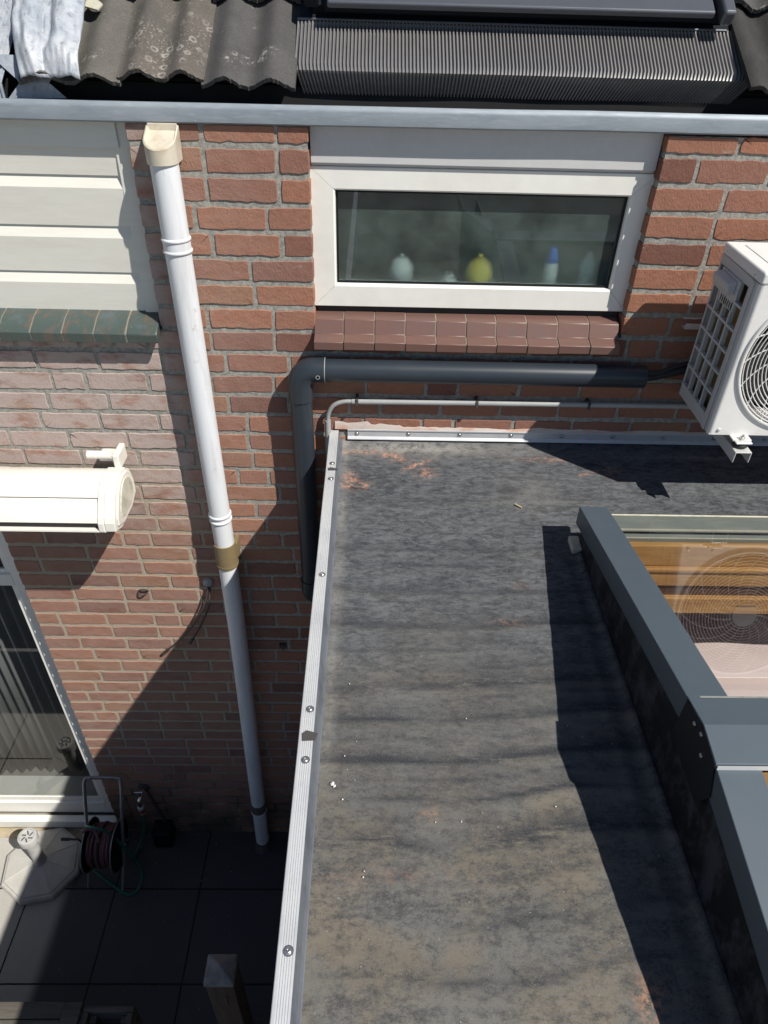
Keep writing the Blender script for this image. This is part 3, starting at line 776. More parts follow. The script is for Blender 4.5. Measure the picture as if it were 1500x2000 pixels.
# ---- roof window on the right
rw = B()
def rbox(x0, x1, s0, s1, o0, o1, bld):
    bld.hexa([rp(x0, s0, o0), rp(x1, s0, o0), rp(x1, s1, o0), rp(x0, s1, o0), rp(x0, s0, o1), rp(x1, s0, o1), rp(x1, s1, o1), rp(x0, s1, o1)])
rbox(-0.222, 1.035, 0.228, 1.6, -0.05, 0.012, rw); 
rwo = rw.build('roof_window', 'frame_black', house, bevel=0.003)
b_ = B(); rbox(-0.185, 1.01, 0.255, 1.5, 0.012, 0.040, b_); b_.build('outer_frame', 'frame_black', rwo, bevel=0.004)
b_ = B(); rbox(-0.140, 0.955, 0.205, 0.262, 0.062, 0.082, b_); rbox(-0.140, 0.955, 0.262, 1.4, 0.040, 0.078, b_); b_.build('sash_cover', 'sash_grey', rwo, bevel=0.006, seg=3)
b_ = B(); rbox(-0.150, 0.965, 0.238, 0.30, 0.028, 0.061, b_); b_.build('lower_rail', 'frame_black', rwo, bevel=0.003)
b_ = B(); rbox(0.975, 1.010, 0.195, 0.9, 0.050, 0.092, b_); b_.build('side_cover', 'sash_grey', rwo, bevel=0.008, seg=3)
b_ = B(); rbox(-0.205, -0.165, 0.23, 1.2, 0.045, 0.085, b_); b_.build('side_cover', 'frame_black', rwo, bevel=0.006, seg=3)
yy, zz = rp(0, 0.060, 0.005)[1:]
rows = rowsR([0.232, 0.228], 0.010, 0.6) + rowsR([0.222, 0.200, 0.15, 0.10, 0.065], 0.006)
rows += [(-0.004, yy - 0.009, zz - 0.012, -0.95, -0.05, 1.0), (-0.018, yy + 0.004, zz - 0.042, -0.90, -0.42, 1.0), (-0.032, yy + 0.020, zz - 0.074, -0.90, -0.42, 1.0)]
pleats(-0.228, 1.085, rows, 0.0104, 0.0042, 'apron_black', 'pleated_apron', rwo)
b_ = B(); b_.tube([rp(-0.228, 0.230, 0.014), rp(1.02, 0.230, 0.014)], 0.0035, 8); b_.build('apron_bead', 'sash_grey', rwo, smooth=True)
# ---- far-left pleated apron and lead dressing
yy2, zz2 = rp(0, -0.05, 0.0)[1:]
rows = rowsR([0.5, 0.3, 0.1, -0.045], 0.012) + [(0, yy2, zz2 - 0.03, -0.97, 0, 1.0)]
pleats(-2.2, -1.02, rows, 0.0104, 0.0016, 'lead_sheet', 'lead_apron', house)
def lead_dress():
    nx_, ns = 90, 80; vs = []; fs = []
    for j in range(ns + 1):
        v = j / ns; s_ = 0.55 * v - 0.045
        for i in range(nx_ + 1):
            u = i / nx_
            xl = -1.035 + 0.10 * (1 - v) ** 2.2 * 0.75; xr = -0.800 - 0.03 * v
            x = xl + (xr - xl) * u
            fold = math.exp(-((u - 0.43 - 0.1 * math.sin(v * 5)) / 0.075) ** 2)
            puff = 0.030 * (max(0.0, math.sin(math.pi * min(1, u / 0.43))) ** 0.8 if u < 0.43 else max(0.0, math.sin(math.pi * (u - 0.43) / 0.57)) ** 0.7)
            tri = 0.012 * mnoise.noise(Vector((u * 4, v * 5, 2))) + 0.006 * mnoise.noise(Vector((u * 11, v * 12, 5)))
            o_ = 0.060 + puff * 0.85 * (0.35 + 0.65 * min(1, v / 0.25)) - 0.020 * fold * min(1, v / 0.22) + tri
            p = Vector(rp(x, s_ + 0.018 * mnoise.noise(Vector((u * 3, 7, 0))) * (1 - v), o_))
            if v < 0.10: p += Vector((0, 0.010, -0.030)) * (1 - v / 0.10) ** 1.5
            vs.append(p)
    for j in range(ns):
        for i in range(nx_):
            a = j * (nx_ + 1) + i; fs.append((a, a + 1, a + nx_ + 2, a + nx_ + 1))
    o = B().add(vs, fs).build('lead_flashing', 'lead_sheet', house, smooth=True, angle=180, recalc=False)
    sm = o.modifiers.new('thick', 'SOLIDIFY'); sm.thickness = 0.003
lead_dress()
b_ = B(); b_.add([rp(-1.06, 0.03, 0.035), rp(-0.98, -0.03, 0.0), rp(-0.90, -0.03, 0.0), rp(-0.86, 0.03, 0.03), rp(-1.02, -0.055, -0.03), rp(-0.86, -0.05, -0.03)], [(0, 1, 2, 3), (1, 4, 5, 2)])
b_.build('lead_offcut', 'lead_sheet', house, recalc=False)
b_ = B(); b_.hexa([rp(-0.835, 0.23, 0.03), rp(-0.785, 0.20, 0.04), rp(-0.775, 0.225, 0.04), rp(-0.82, 0.28, 0.03), rp(-0.835, 0.23, 0.034), rp(-0.785, 0.20, 0.044), rp(-0.775, 0.225, 0.044), rp(-0.82, 0.28, 0.034)])
b_.build('lead_scrap', 'tape_pale', house)

# ---- gutter
gut = thing('gutter', 'blue grey zinc gutter running along the eaves above the window', 'gutter', (0, 0, 0.05))
gz = lambda x: 0.0
b_ = B()
xs = [-3.6 + 7.5 * i / 48 for i in range(49)]
profg = [(0.005, 0.046), (-0.006, 0.048), (-0.012, 0.053), (-0.013, 0.086), (-0.011, 0.093), (-0.002, 0.1005), (0.006, 0.1000), (0.009, 0.092), (0.006, 0.088), (0.006, 0.060), (0.015, 0.054), (0.1695, 0.050), (0.1695, 0.110), (0.1725, 0.110), (0.1725, 0.046)]
vs = []
for i, x in enumerate(xs):
    w = 0.0016 * mnoise.noise(Vector((x * 2.3, 0, 4)))
    for y, z in profg: vs.append((x, y + w, z + w + 0.0035 * x))
n = len(profg); fs = []
for i in range(len(xs) - 1):
    for k in range(n):
        fs.append((i * n + k, i * n + (k + 1) % n, (i + 1) * n + (k + 1) % n, (i + 1) * n + k))
fs.append(tuple(range(n))); fs.append(tuple(range((len(xs) - 1) * n, len(xs) * n))[::-1])
b_.add(vs, fs); b_.build('gutter_channel', 'zinc', gut, smooth=True, angle=38)
b_ = B(); b_.box(-3.58, 3.86, 0.0095, 0.160, 0.072, 0.078); b_.box(-3.58, 3.86, 0.1605, 0.168, 0.072, 0.125); b_.build('gutter_shade_lining', 'eaves_shade_black', gut)  # black floor and back sheets paint the shade deep in the gutter
for xx in (-2.4, 0.15, 1.9):
    pass

# ---- white downpipe
dp = thing('downpipe', 'white plastic downpipe with yellowed top and brown sleeve, running from gutter to patio', 'pipe', (-0.635, -0.088, GZ))
def dpp(z):
    t = (z - 0.0) / GZ
    x = -0.611 + (0.014 * min(1, -z / 1.5) if z > -2.0 else 0.014 - 0.036 * (-z - 2.0) / 1.95)
    return (x, -0.052 - 0.040 * t, z)
R_ = 0.0415
def pipe_part(name, z0, z1, r, mat, n=3):
    b_ = B(); b_.tube([dpp(z0 + (z1 - z0) * i / n) for i in range(n + 1)], r, 40); return b_.build(name, mat, dp, smooth=True, angle=50)
pipe_part('pipe_section', -0.045, -0.262, R_, 'pvc_white')
pipe_part('pipe_section', -0.300, -1.345, R_ - 0.0008, 'pvc_white', 8)
pipe_part('pipe_section', -1.30, -1.50, R_ - 0.0012, 'pvc_white', 3)
pipe_part('pipe_section', -1.60, -3.45, R_ - 0.002, 'pvc_white', 10)
pipe_part('pipe_section', -3.45, GZ, R_ - 0.0022, 'pvc_white', 4)
for z, m in ((-0.262, 'pvc_white'), (-0.298, 'pvc_white'), (-1.330, 'pvc_white'), (-1.355, 'pvc_white')):
    b_ = B(); b_.tube([dpp(z + 0.006), dpp(z + 0.003), dpp(z - 0.003), dpp(z - 0.006)], [R_, R_ + 0.0042, R_ + 0.0042, R_], 40); b_.build('pipe_collar', m, dp, smooth=True, angle=60)
pipe_part('pipe_sleeve', -0.262, -0.300, R_ + 0.001, 'pvc_white')
pipe_part('brown_sleeve', -1.478, -1.600, R_ + 0.004, 'pvc_brown')
b_ = B(); b_.tube([dpp(-1.585), dpp(-1.592)], R_ + 0.0055, 40); b_.build('pipe_collar', 'pvc_brown', dp, smooth=True, angle=60)
b_ = B(); b_.tube([dpp(-3.44), dpp(-3.51)], R_ + 0.004, 40); b_.build('grimy_sleeve', 'pvc_grime', dp, smooth=True, angle=60)
b_ = B(); b_.tube([dpp(-3.522), dpp(-3.527)], R_ + 0.005, 40); b_.build('pipe_collar', 'pvc_white', dp, smooth=True, angle=60)
b_ = B(); b_.tube([dpp(-3.86), dpp(GZ)], R_ + 0.001, 40); b_.build('grimy_sleeve', 'pvc_grime', dp, smooth=True, angle=60)
b_ = B(); b_.tube([dpp(GZ + 0.012), dpp(GZ - 0.01)], R_ + 0.009, 40); b_.build('drain_collar', 'pvc_grime', dp, smooth=True, angle=60)
# head: flat back, rounded front, slanted scooped top
b_ = B(); nn = 28; ring = []
def headring(r, ztop, yb=-0.004, slant=0.0, wid=1.0):
    pts = []
    for k in range(nn + 1):
        a = math.pi + math.pi * k / nn
        x = -0.612 + r * wid * math.cos(a); y = -0.056 + r * 1.0 * math.sin(a)
        pts.append((x, y, ztop + slant * (-0.056 - y)))
    pts += [(-0.612 + r * wid, yb, ztop - slant * 0.05), (-0.612 - r * wid, yb, ztop - slant * 0.05)]
    return pts
r0 = headring(0.0452, -0.048); r1 = headring(0.0475, 0.0165, slant=-0.51, wid=0.98); r2 = headring(0.0440, 0.0185, slant=-0.51, wid=0.96); r3 = headring(0.0385, 0.0085, slant=-0.46, wid=0.96)
L = len(r0); vs = r0 + r1 + r2 + r3
fs = []
for q in range(3):
    for k in range(L):
        fs.append((q * L + k, q * L + (k + 1) % L, (q + 1) * L + (k + 1) % L, (q + 1) * L + k))
fs.append(tuple(range(L))[::-1]); fs.append(tuple(range(3 * L, 4 * L)))
b_.add(vs, fs); b_.build('pipe_head', 'pvc_yellowed', dp, smooth=True, angle=40)
b_ = B(); b_.box(-0.655, -0.569, -0.0115, 0.002, 0.020, 0.0475); b_.build('pipe_inlet', 'pvc_yellowed', dp, bevel=0.003, seg=3)
for z in (-1.54,):
    b_ = B(); x, y, _ = dpp(z); b_.box(x + 0.028, x + 0.048, y + 0.01, 0.004, z - 0.03, z + 0.045); b_.build('wall_clip', 'pvc_brown', dp, bevel=0.003)

# ---- anthracite drain pipe with elbow
ap = thing('anthracite_pipe', 'dark grey plastic pipe with elbow running below the window and down the wall', 'pipe', (-0.25, -0.055, -1.8))
yp = -0.052; rp_ = 0.0395
zh = -0.700; xv = -0.2505
b_ = B(); b_.tube([(-0.165, yp, zh), (0.40, yp, zh - 0.001), (0.955, yp, zh - 0.003)], rp_, 40, cap=False); 
b_.tube([(0.955, yp, zh - 0.003), (0.90, yp, zh - 0.003)], rp_ - 0.003, 40, cap=False); b_.build('horizontal_run', 'pvc_anthracite', ap, smooth=True, angle=50)
b_ = B(); b_.tube([(xv, yp, -0.80), (xv + 0.001, yp, -1.30), (xv, yp, -1.755)], rp_, 40); b_.build('vertical_run', 'pvc_anthracite', ap, smooth=True, angle=50)
er = rp_ + 0.0045; cc = 0.052
path = [(-0.160, yp, zh), (xv + cc, yp, zh)] + arc((xv + cc, yp, zh - cc), cc, 90, 180, 10)[1:] + [(xv, yp, -0.812)]
b_ = B(); b_.tube(path, er, 40); b_.build('elbow', 'pvc_anthracite', ap, smooth=True, angle=50)
path = [(xv, yp, -1.690), (xv, yp, -1.745)] + arc((xv + 0.05, yp, -1.745), 0.05, 180, 270, 8)[1:] + [(xv + 0.16, yp, -1.795)]
b_ = B(); b_.tube(path, er, 40); b_.build('elbow', 'pvc_anthracite', ap, smooth=True, angle=50)
b_ = B(); b_.tube([(-0.163, yp, zh), (-0.1605, yp, zh)], er + 0.0008, 40); b_.build('elbow_rim', 'pvc_lightgrey', ap, smooth=True, angle=50)
b_ = B(); b_.lathe([(0.0075, 0), (0.0075, 0.001), (0.005, 0.001), (0.005, 0)], (-0.185, yp - er - 0.0006, zh - 0.006), 'y', 20); b_.build('moulded_mark', 'pvc_lightgrey', ap)
# insulated lines from the pipe end to the air conditioner
cb = thing('refrigerant_line', 'black insulated lines leaving the dark pipe towards the air conditioner', 'cable', (1.0, -0.05, -0.70))
b_ = B(); b_.tube(smooth_path([(0.93, -0.045, -0.712), (1.00, -0.050, -0.700), (1.09, -0.060, -0.672), (1.25, -0.07, -0.65), (1.5, -0.07, -0.64)]), 0.014, 16); b_.build('thick_line', 'cable_black', cb, smooth=True)
b_ = B(); b_.tube(smooth_path([(0.93, -0.055, -0.688), (1.00, -0.062, -0.680), (1.09, -0.055, -0.650), (1.25, -0.06, -0.62), (1.5, -0.06, -0.61)]), 0.009, 16); b_.build('thin_line', 'cable_black', cb, smooth=True)

# ---- grey conduit
cd = thing('electrical_conduit', 'thin light grey conduit bent down beside the flat roof corner', 'conduit', (0.3, -0.02, -0.84))
b_ = B(); b_.tube([(-0.070, -0.034, -0.831), (0.4, -0.034, -0.829), (1.6, -0.034, -0.826)], 0.0100, 20); b_.build('conduit_tube', 'pvc_lightgrey', cd, smooth=True, angle=50)
path = smooth_path([(-0.060, -0.034, -0.831), (-0.100, -0.033, -0.833), (-0.136, -0.031, -0.850), (-0.156, -0.028, -0.885), (-0.160, -0.026, -0.93)], 8)
b_ = B(); b_.tube(path, 0.0080, 20); b_.build('conduit_bend', 'pvc_lightgrey', cd, smooth=True, angle=50)
b_ = B(); b_.tube([(-0.160, -0.026, -0.915), (-0.161, -0.026, -1.6)], 0.0112, 20); b_.build('conduit_tube', 'pvc_lightgrey', cd, smooth=True, angle=50)
for xx in (-0.052, 0.382, 0.790):
    b_ = B(); b_.box(xx - 0.005, xx + 0.005, -0.0460, 0.003, -0.8425, -0.8185); b_.tube([(xx, -0.034, -0.818), (xx, -0.034, -0.811)], 0.004, 8)
    b_.build('conduit_clip', 'debris_black', cd, bevel=0.001)

# ================================================================== AWNING
aw = thing('awning_cassette', 'cream folded awning cassette mounted on the brick wall above the door', 'awning', (-0.93, -0.15, -1.2))
ap_ = [(-0.045, -1.175), (-0.060, -1.128), (-0.095, -1.100), (-0.140, -1.090), (-0.190, -1.098), (-0.228, -1.122), (-0.236, -1.132), (-0.230, -1.137), (-0.250, -1.148), (-0.285, -1.188), (-0.292, -1.203), (-0.270, -1.209), (-0.262, -1.236), (-0.296, -1.235), (-0.298, -1.241), (-0.24, -1.262), (-0.12, -1.262), (-0.050, -1.235)]
top = ap_[:8] + [(-0.215, -1.142), (-0.06, -1.18)]
b_ = B(); b_.prism_x(top, -3.4, -0.985); b_.build('top_cover', 'awning_cream', aw, smooth=True, angle=40)
low = [(-0.06, -1.182), (-0.214, -1.1425), (-0.228, -1.139), (-0.250, -1.148), (-0.285, -1.188), (-0.293, -1.205), (-0.287, -1.209), (-0.270, -1.209), (-0.262, -1.234), (-0.12, -1.258), (-0.06, -1.235)]
b_ = B(); b_.prism_x(low, -3.4, -0.963); b_.build('front_profile', 'awning_cream', aw, smooth=True, angle=40)
b_ = B(); b_.prism_x([(-0.263, -1.2365), (-0.299, -1.2355), (-0.300, -1.2415), (-0.24, -1.256), (-0.20, -1.256)], -3.4, -0.960); b_.build('drip_lip', 'awning_cream', aw)
b_ = B(); b_.prism_x([(-0.2871, -1.2095), (-0.275, -1.2095), (-0.268, -1.2355), (-0.280, -1.2352)], -3.4, -0.9635); b_.build('fabric_slot', 'frame_black', aw)
capp = [(-0.040, -1.178), (-0.055, -1.126), (-0.093, -1.095), (-0.140, -1.084), (-0.192, -1.092), (-0.232, -1.118), (-0.262, -1.152), (-0.290, -1.186), (-0.299, -1.204), (-0.302, -1.240), (-0.24, -1.266), (-0.12, -1.268), (-0.045, -1.24)]
b_ = B(); b_.prism_x([(y, z) for y, z in capp], -0.9845, -0.962); b_.prism_x([(y * .99 - .001, z + .0008) for y, z in capp], -0.9615, -0.922)
b_.build('end_cap', 'awning_cream', aw, bevel=0.004, seg=3)
ins = [((y + 0.165) * 0.86 - 0.160, (z + 1.178) * 0.86 - 1.176) for y, z in capp]
b_ = B(); b_.prism_x(ins, -0.9222, -0.914); b_.build('end_plate', 'awning_cream', aw, bevel=0.006, seg=3)
ins = [((y + 0.150) * 0.60 - 0.150, (z + 1.170) * 0.66 - 1.168) for y, z in capp]
b_ = B(); b_.prism_x(ins, -0.9145, -0.9105); b_.build('end_plate', 'awning_dirty', aw, bevel=0.003, seg=2)
b_ = B(); b_.tube([(-1.055, -0.075, -1.052), (-0.965, -0.075, -1.052)], 0.0155, 20); b_.build('bracket_pin', 'awning_cream', aw, smooth=True, angle=50)
b_ = B(); b_.box(-0.962, -0.938, -0.090, 0.003, -1.110, -1.046); b_.box(-1.03, -0.96, -0.05, 0.003, -1.10, -1.072); b_.build('wall_bracket', 'awning_cream', aw, bevel=0.006, seg=3)

# wall hook with two dangling straps, wire loop, small fixing
hk = thing('wall_hook', 'small round grey hook with two thin dark straps hanging on the brick wall', 'hook', (-0.71, 0, -1.78))
b_ = B(); b_.lathe([(0.0, -0.018), (0.012, -0.018), (0.021, -0.012), (0.023, -0.004), (0.023, 0.002)], (-0.712, -0.004, -1.765), 'y', 24); b_.build('hook_disc', 'pvc_lightgrey', hk, smooth=True, angle=50)
b_ = B(); b_.tube(smooth_path([(-0.712, -0.02, -1.785), (-0.735, -0.04, -1.87), (-0.785, -0.045, -1.97), (-0.84, -0.035, -2.06), (-0.905, -0.02, -2.15), (-0.985, -0.012, -2.235)]), 0.0042, 10); b_.tube([(-0.955, -0.014, -2.205), (-0.990, -0.012, -2.245)], 0.0075, 10); b_.build('hanging_strap', 'wire_dark', hk, smooth=True)
b_ = B(); b_.tube(smooth_path([(-0.705, -0.02, -1.785), (-0.715, -0.05, -1.87), (-0.755, -0.055, -1.97), (-0.80, -0.05, -2.06), (-0.832, -0.045, -2.12)]), 0.0042, 10); b_.tube([(-0.818, -0.046, -2.095), (-0.835, -0.045, -2.125)], 0.0075, 10); b_.build('hanging_strap', 'wire_dark', hk, smooth=True)
lp = B(); lp.tube([(-1.008 + 0.020 * math.cos(a) + .008 * math.sin(a), -0.006 - 0.012 * abs(math.sin(a)), -1.825 + 0.019 * math.sin(a)) for a in [2 * math.pi * k / 16 for k in range(16)]], 0.0035, 8, closed=True)
tag(lp.build('wire_loop', 'wire_dark', smooth=True), 'small dark wire loop sticking out of the brick joint below the awning', 'wire')
fx = B(); fx.box(-0.424, -0.396, -0.016, 0.003, -2.188, -2.166); fx.tube([(-0.412, -0.006, -2.188), (-0.408, -0.008, -2.215)], 0.003, 8)
tag(fx.build('cable_clip', 'debris_black', bevel=0.002), 'tiny black cable clip on shaded bricks right of the white downpipe', 'clip')

# ================================================================== FLAT ROOF EXTENSION
ext = thing('flat_roof_extension', 'single storey extension with a worn black rubber flat roof and a glass rooflight', 'extension', (1.2, -1.8, GZ))
XE = -0.155; YF = -3.9; XR = 3.8
RX0, RX1, RY0, RY1 = 0.735, 3.35, -2.95, -0.72     # rooflight shaft
def mk_membrane():
    x0, x1, y0, y1 = -0.114, XR, YF, 0.0
    d = 0.0115; nx_ = int((x1 - x0) / d); ny_ = int((y1 - y0) / d)
    X = x0 + (x1 - x0) * np.arange(nx_ + 1) / nx_; Y = y0 + (y1 - y0) * np.arange(ny_ + 1) / ny_
    XX, YY = np.meshgrid(X, Y)
    Z = np.full_like(XX, ZR); rng = np.random.RandomState(3)
    def sm(shape, k):   # smooth noise by bilinear upsampling
        a = rng.rand(shape[0] // k + 3, shape[1] // k + 3)
        yi = np.arange(shape[0]) / k; xi = np.arange(shape[1]) / k
        y0_ = yi.astype(int); x0_ = xi.astype(int); fy = (yi - y0_)[:, None]; fx_ = (xi - x0_)[None, :]
        fy = fy * fy * (3 - 2 * fy); fx_ = fx_ * fx_ * (3 - 2 * fx_)
        return (a[y0_][:, x0_] * (1 - fy) * (1 - fx_) + a[y0_ + 1][:, x0_] * fy * (1 - fx_) + a[y0_][:, x0_ + 1] * (1 - fy) * fx_ + a[y0_ + 1][:, x0_ + 1] * fy * fx_)
    n1 = sm(XX.shape, 12); n2 = sm(XX.shape, 30); n3 = sm(XX.shape, 5)
    dirt = np.zeros_like(XX); tan = np.zeros_like(XX)
    for yb, amp, wd, xa, xb in ((-0.37, .35, .012, 0.0, .8), (-0.62, .4, .015, -.1, .65), (-0.805, .5, .018, -.1, .7), (-0.937, .75, .018, -.1, .7), (-1.09, .5, .012, 0.1, .7), (-1.14, .9, .016, -.1, .7), (-1.236, .95, .016, -.1, .7), (-1.35, .95, .018, -.1, .7), (-1.447, .7, .013, 0.0, .7), (-1.545, .95, .020, -.1, .75), (-1.70, .45, .014, .1, .75), (-0.70, .5, .008, 0, .5), (-0.87, .45, .007, .1, .7), (-1.02, .55, .008, -.1, .4), (-1.18, .5, .006, .2, .7), (-1.29, .6, .007, -.1, .45), (-1.40, .55, .007, .05, .6), (-1.49, .5, .007, -.1, .3), (-1.62, .5, .008, -.1, .5), (-1.80, .5, .012, -.1, .6), (-2.0, .5, .03, -.1, .7), (-2.4, .6, .03, -.1, .7), (-2.9, .6, .03, -.1, .7)):
        yc = yb + 0.026 * (n2 - 0.5) * 2 + 0.018 * (n1 - .5) + 0.01 * XX
        band = np.exp(-((YY - yc) / (wd * 0.6)) ** 2) + 0.45 * np.exp(-((YY - yc - 0.02) / 0.024) ** 2)
        msk = 1 / (1 + np.exp(-(XX - xa) / 0.03)) * 1 / (1 + np.exp((XX - xb) / 0.03))
        dirt = np.maximum(dirt, 1.15 * amp * band * msk * (0.35 + 1.0 * n1))
        tan = np.maximum(tan, 0.7 * amp * np.exp(-((YY - yc + 0.022) / 0.013) ** 2) * msk * n2)
        Z += -0.0016 * amp * np.exp(-((YY - yc) / 0.022) ** 2) + 0.0016 * amp * np.exp(-((YY - yc + 0.045) / 0.03) ** 2)
    Z += 0.0012 * (n2 - .5)
    dust = 0.75 * np.exp(-((XX - 0.14) / .30) ** 2) * np.exp(-((YY + 0.045) / 0.05) ** 2) + 0.55 * np.exp(-((XX + 0.095) / 0.018) ** 2) * (YY > -1.4) * (0.3 + n3) + 0.25 * np.exp(-((YY + 0.05) / .04) ** 2)
    dust = dust + 0.35 * np.exp(-((XX - 0.55) / 0.1) ** 2) * np.exp(-((YY + 0.33) / 0.1) ** 2)
    dust = dust + 0.9 * np.exp(-((XX - 1.2) / 0.35) ** 2) * np.exp(-((YY + 0.085 + 0.01 * (n1 - .5)) / 0.010) ** 2) * 0.6
    orange = np.zeros_like(XX)
    for ox, oy, sx, sy, am, rt in ((0.085, -0.105, .055, .018, 1.2, -.5), (0.175, -0.15, .055, .012, 1.2, .6), (0.20, -0.21, .03, .03, .8, 0), (-0.075, -0.265, .025, .045, 1.2, 0), (-0.03, -0.29, .03, .02, .8, 0), (-0.03, -0.075, .09, .012, .8, 0), (0.80, -0.19, .05, .007, 0.9, .35), (0.14, -1.50, .022, .014, .28, 0), (0.515, -1.845, .025, .035, .8, 0), (0.46, -1.91, .04, .02, .6, 0), (0.64, -0.11, .10, .012, .55, 0), (0.88, -0.17, .03, .05, .45, 0), (0.40, -0.93, .05, .012, .22, 0), (0.45, -0.78, .03, .02, .15, 0), (0.05, -1.63, .12, .015, .18, 0)):
        c, s_ = math.cos(rt), math.sin(rt); u = (XX - ox) * c + (YY - oy) * s_; w = -(XX - ox) * s_ + (YY - oy) * c
        orange = np.maximum(orange, am * np.exp(-(u / sx) ** 2 - (w / sy) ** 2) * (0.5 + n3))
    # seam, sheet edges turned up against the wall and trim
    dirt = np.maximum(dirt, 0.7 * np.exp(-((XX - 0.02 - 0.003 * n1) / 0.004) ** 2) * (YY < -1.55) * n2)
    dirt = np.maximum(dirt, 0.8 * np.exp(-(((XX - 0.475) + 0.35 * (YY + 0.27)) / 0.05) ** 2 - ((YY + 0.31) / 0.035) ** 2))
    Z += 0.008 * np.clip((YY + 0.03) / 0.03, 0, 1) ** 1.5
    # slope up a fillet against the rooflight kerb
    inside = (XX > RX0 - 0.06) & (XX < RX1 + 0.06) & (YY > RY0 - 0.05) & (YY < RY1 + 0.03)
    sd_ = np.clip(1 - np.abs(XX - 0.655) / 0.018, 0, 1) * (YY < -0.62); Z += 0.018 * sd_ ** 1.5
    Z += 0.010 * np.clip(1 - np.abs(XX - 0.60 + 0.012 * (n2 - .5)) / 0.016, 0, 1) * (YY < -0.66) * 0.35
    idx = np.arange((nx_ + 1) * (ny_ + 1)).reshape(ny_ + 1, nx_ + 1)
    q = np.stack([idx[:-1, :-1], idx[:-1, 1:], idx[1:, 1:], idx[1:, :-1]], -1)
    keep = ~(inside[:-1, :-1] & inside[1:, 1:] & inside[1:, :-1] & inside[:-1, 1:])
    q = q[keep]
    V = np.stack([XX, YY, Z], -1).reshape(-1, 3) - np.array(ext.location)
    me = bpy.data.meshes.new('roof_membrane'); me.vertices.add(len(V)); me.vertices.foreach_set('co', V.ravel())
    me.loops.add(q.size); me.loops.foreach_set('vertex_index', q.ravel()); me.polygons.add(len(q))
    me.polygons.foreach_set('loop_start', np.arange(0, q.size, 4)); me.polygons.foreach_set('loop_total', np.full(len(q), 4))
    me.update(calc_edges=True); me.validate()
    for nm, dat in (('dirt', dirt), ('tan', tan), ('dust', dust), ('orange', orange)):
        at = me.attributes.new(nm, 'FLOAT', 'POINT'); at.data.foreach_set('value', np.clip(dat, 0, 1).ravel())
    me.materials.append(M['epdm']); me.polygons.foreach_set('use_smooth', [True] * len(me.polygons))
    o = bpy.data.objects.new('roof_membrane', me); COL.objects.link(o); o.parent = ext
# EPDM material positions are measured from the world, so undo the parent's offset
t = M['epdm'].node_tree; tc = [n for n in t.nodes if n.type == 'TEX_COORD'][0]
va = t.nodes.new('ShaderNodeVectorMath'); va.operation = 'ADD'; va.inputs[1].default_value = tuple(ext.location)
for l in [l for l in t.links if l.from_node == tc]:
    ts = l.to_socket; t.links.remove(l); t.links.new(va.outputs[0], ts)
t.links.new(tc.outputs['Object'], va.inputs[0])
mk_membrane()
# deck with the shaft hole, outer walls
dk = B()
for x0, x1, y0, y1 in ((-0.10, RX0 - .03, YF, -0.004), (RX1, XR, YF, -0.004), (RX0 - .03, RX1, RY1, -0.004), (RX0 - .03, RX1, YF, RY0)):
    dk.box(x0, x1, y0, y1, ZR - 0.15, ZR - 0.012)
dk.build('roof_deck', 'room_white', ext, weld=False)
ew = B(); ew.box(-0.10, 0.0, YF + .1, -0.004, GZ, ZR - 0.152); ew.box(-0.10, XR, YF, YF + 0.1, GZ, ZR - 0.152); ew.box(XR - 0.1, XR, YF + .1, -0.004, GZ, ZR - 0.152)
ew.box(0.0, XR - .1, -0.030, -0.012, GZ + .02, ZR - 0.152)
ew.build('side_wall', 'room_white', ext)
B().box(0.0, XR - 0.1, YF + 0.1, -0.004, GZ, GZ + 0.02).build('interior_floor', 'room_floor', ext)
# aluminium roof edge trim (ribbed)
tp = []
xo = XE
ribs = [(-0.155, -1.06), (-0.155, -0.9715), (-0.1535, -0.970)]
x = -0.148
ribs += [(x, -0.970)]
for k in range(5):
    a = -0.147 + k * 0.0046
    ribs += [(a, -0.9705), (a + 0.0008, -0.9712), (a + 0.0018, -0.9712), (a + 0.0026, -0.9700)]
ribs += [(-0.1215, -0.9705), (-0.1205, -0.9725), (-0.1135, -1.006), (-0.1085, -1.0165), (-0.1065, -1.0175), (-0.1065, -1.0215), (-0.114, -1.021), (-0.125, -0.985), (-0.150, -0.977), (-0.152, -1.06)]
dmat = [0] * len(ribs)
b_ = B(); n = len(ribs); ys = [YF, -2.6, -1.334, -0.262, -0.006]
vs = []; fs = []; mi = []
Y2 = [YF + (0.0 - YF - 0.006) * i / 60 for i in range(61)]
for y in Y2:
    w = 0.0009 * mnoise.noise(Vector((0, y * 3, 9)))
    for x, z in ribs: vs.append((x + w, y, z + w * 0.5))
for i in range(60):
    for k in range(n):
        fs.append((i * n + k, i * n + (k + 1) % n, (i + 1) * n + (k + 1) % n, (i + 1) * n + k))
        xa, za = ribs[k]; mi.append(1 if (xa > -0.1225 and za > -1.0185 and k < n - 5) else 0)
fs.append(tuple(range(n))); fs.append(tuple(range(60 * n, 61 * n))[::-1]); mi += [0, 0]
b_.v = vs; b_.f = fs; b_.mi = mi
trim = b_.build('edge_trim', ['alu', 'alu_dull'], ext, weld=False)
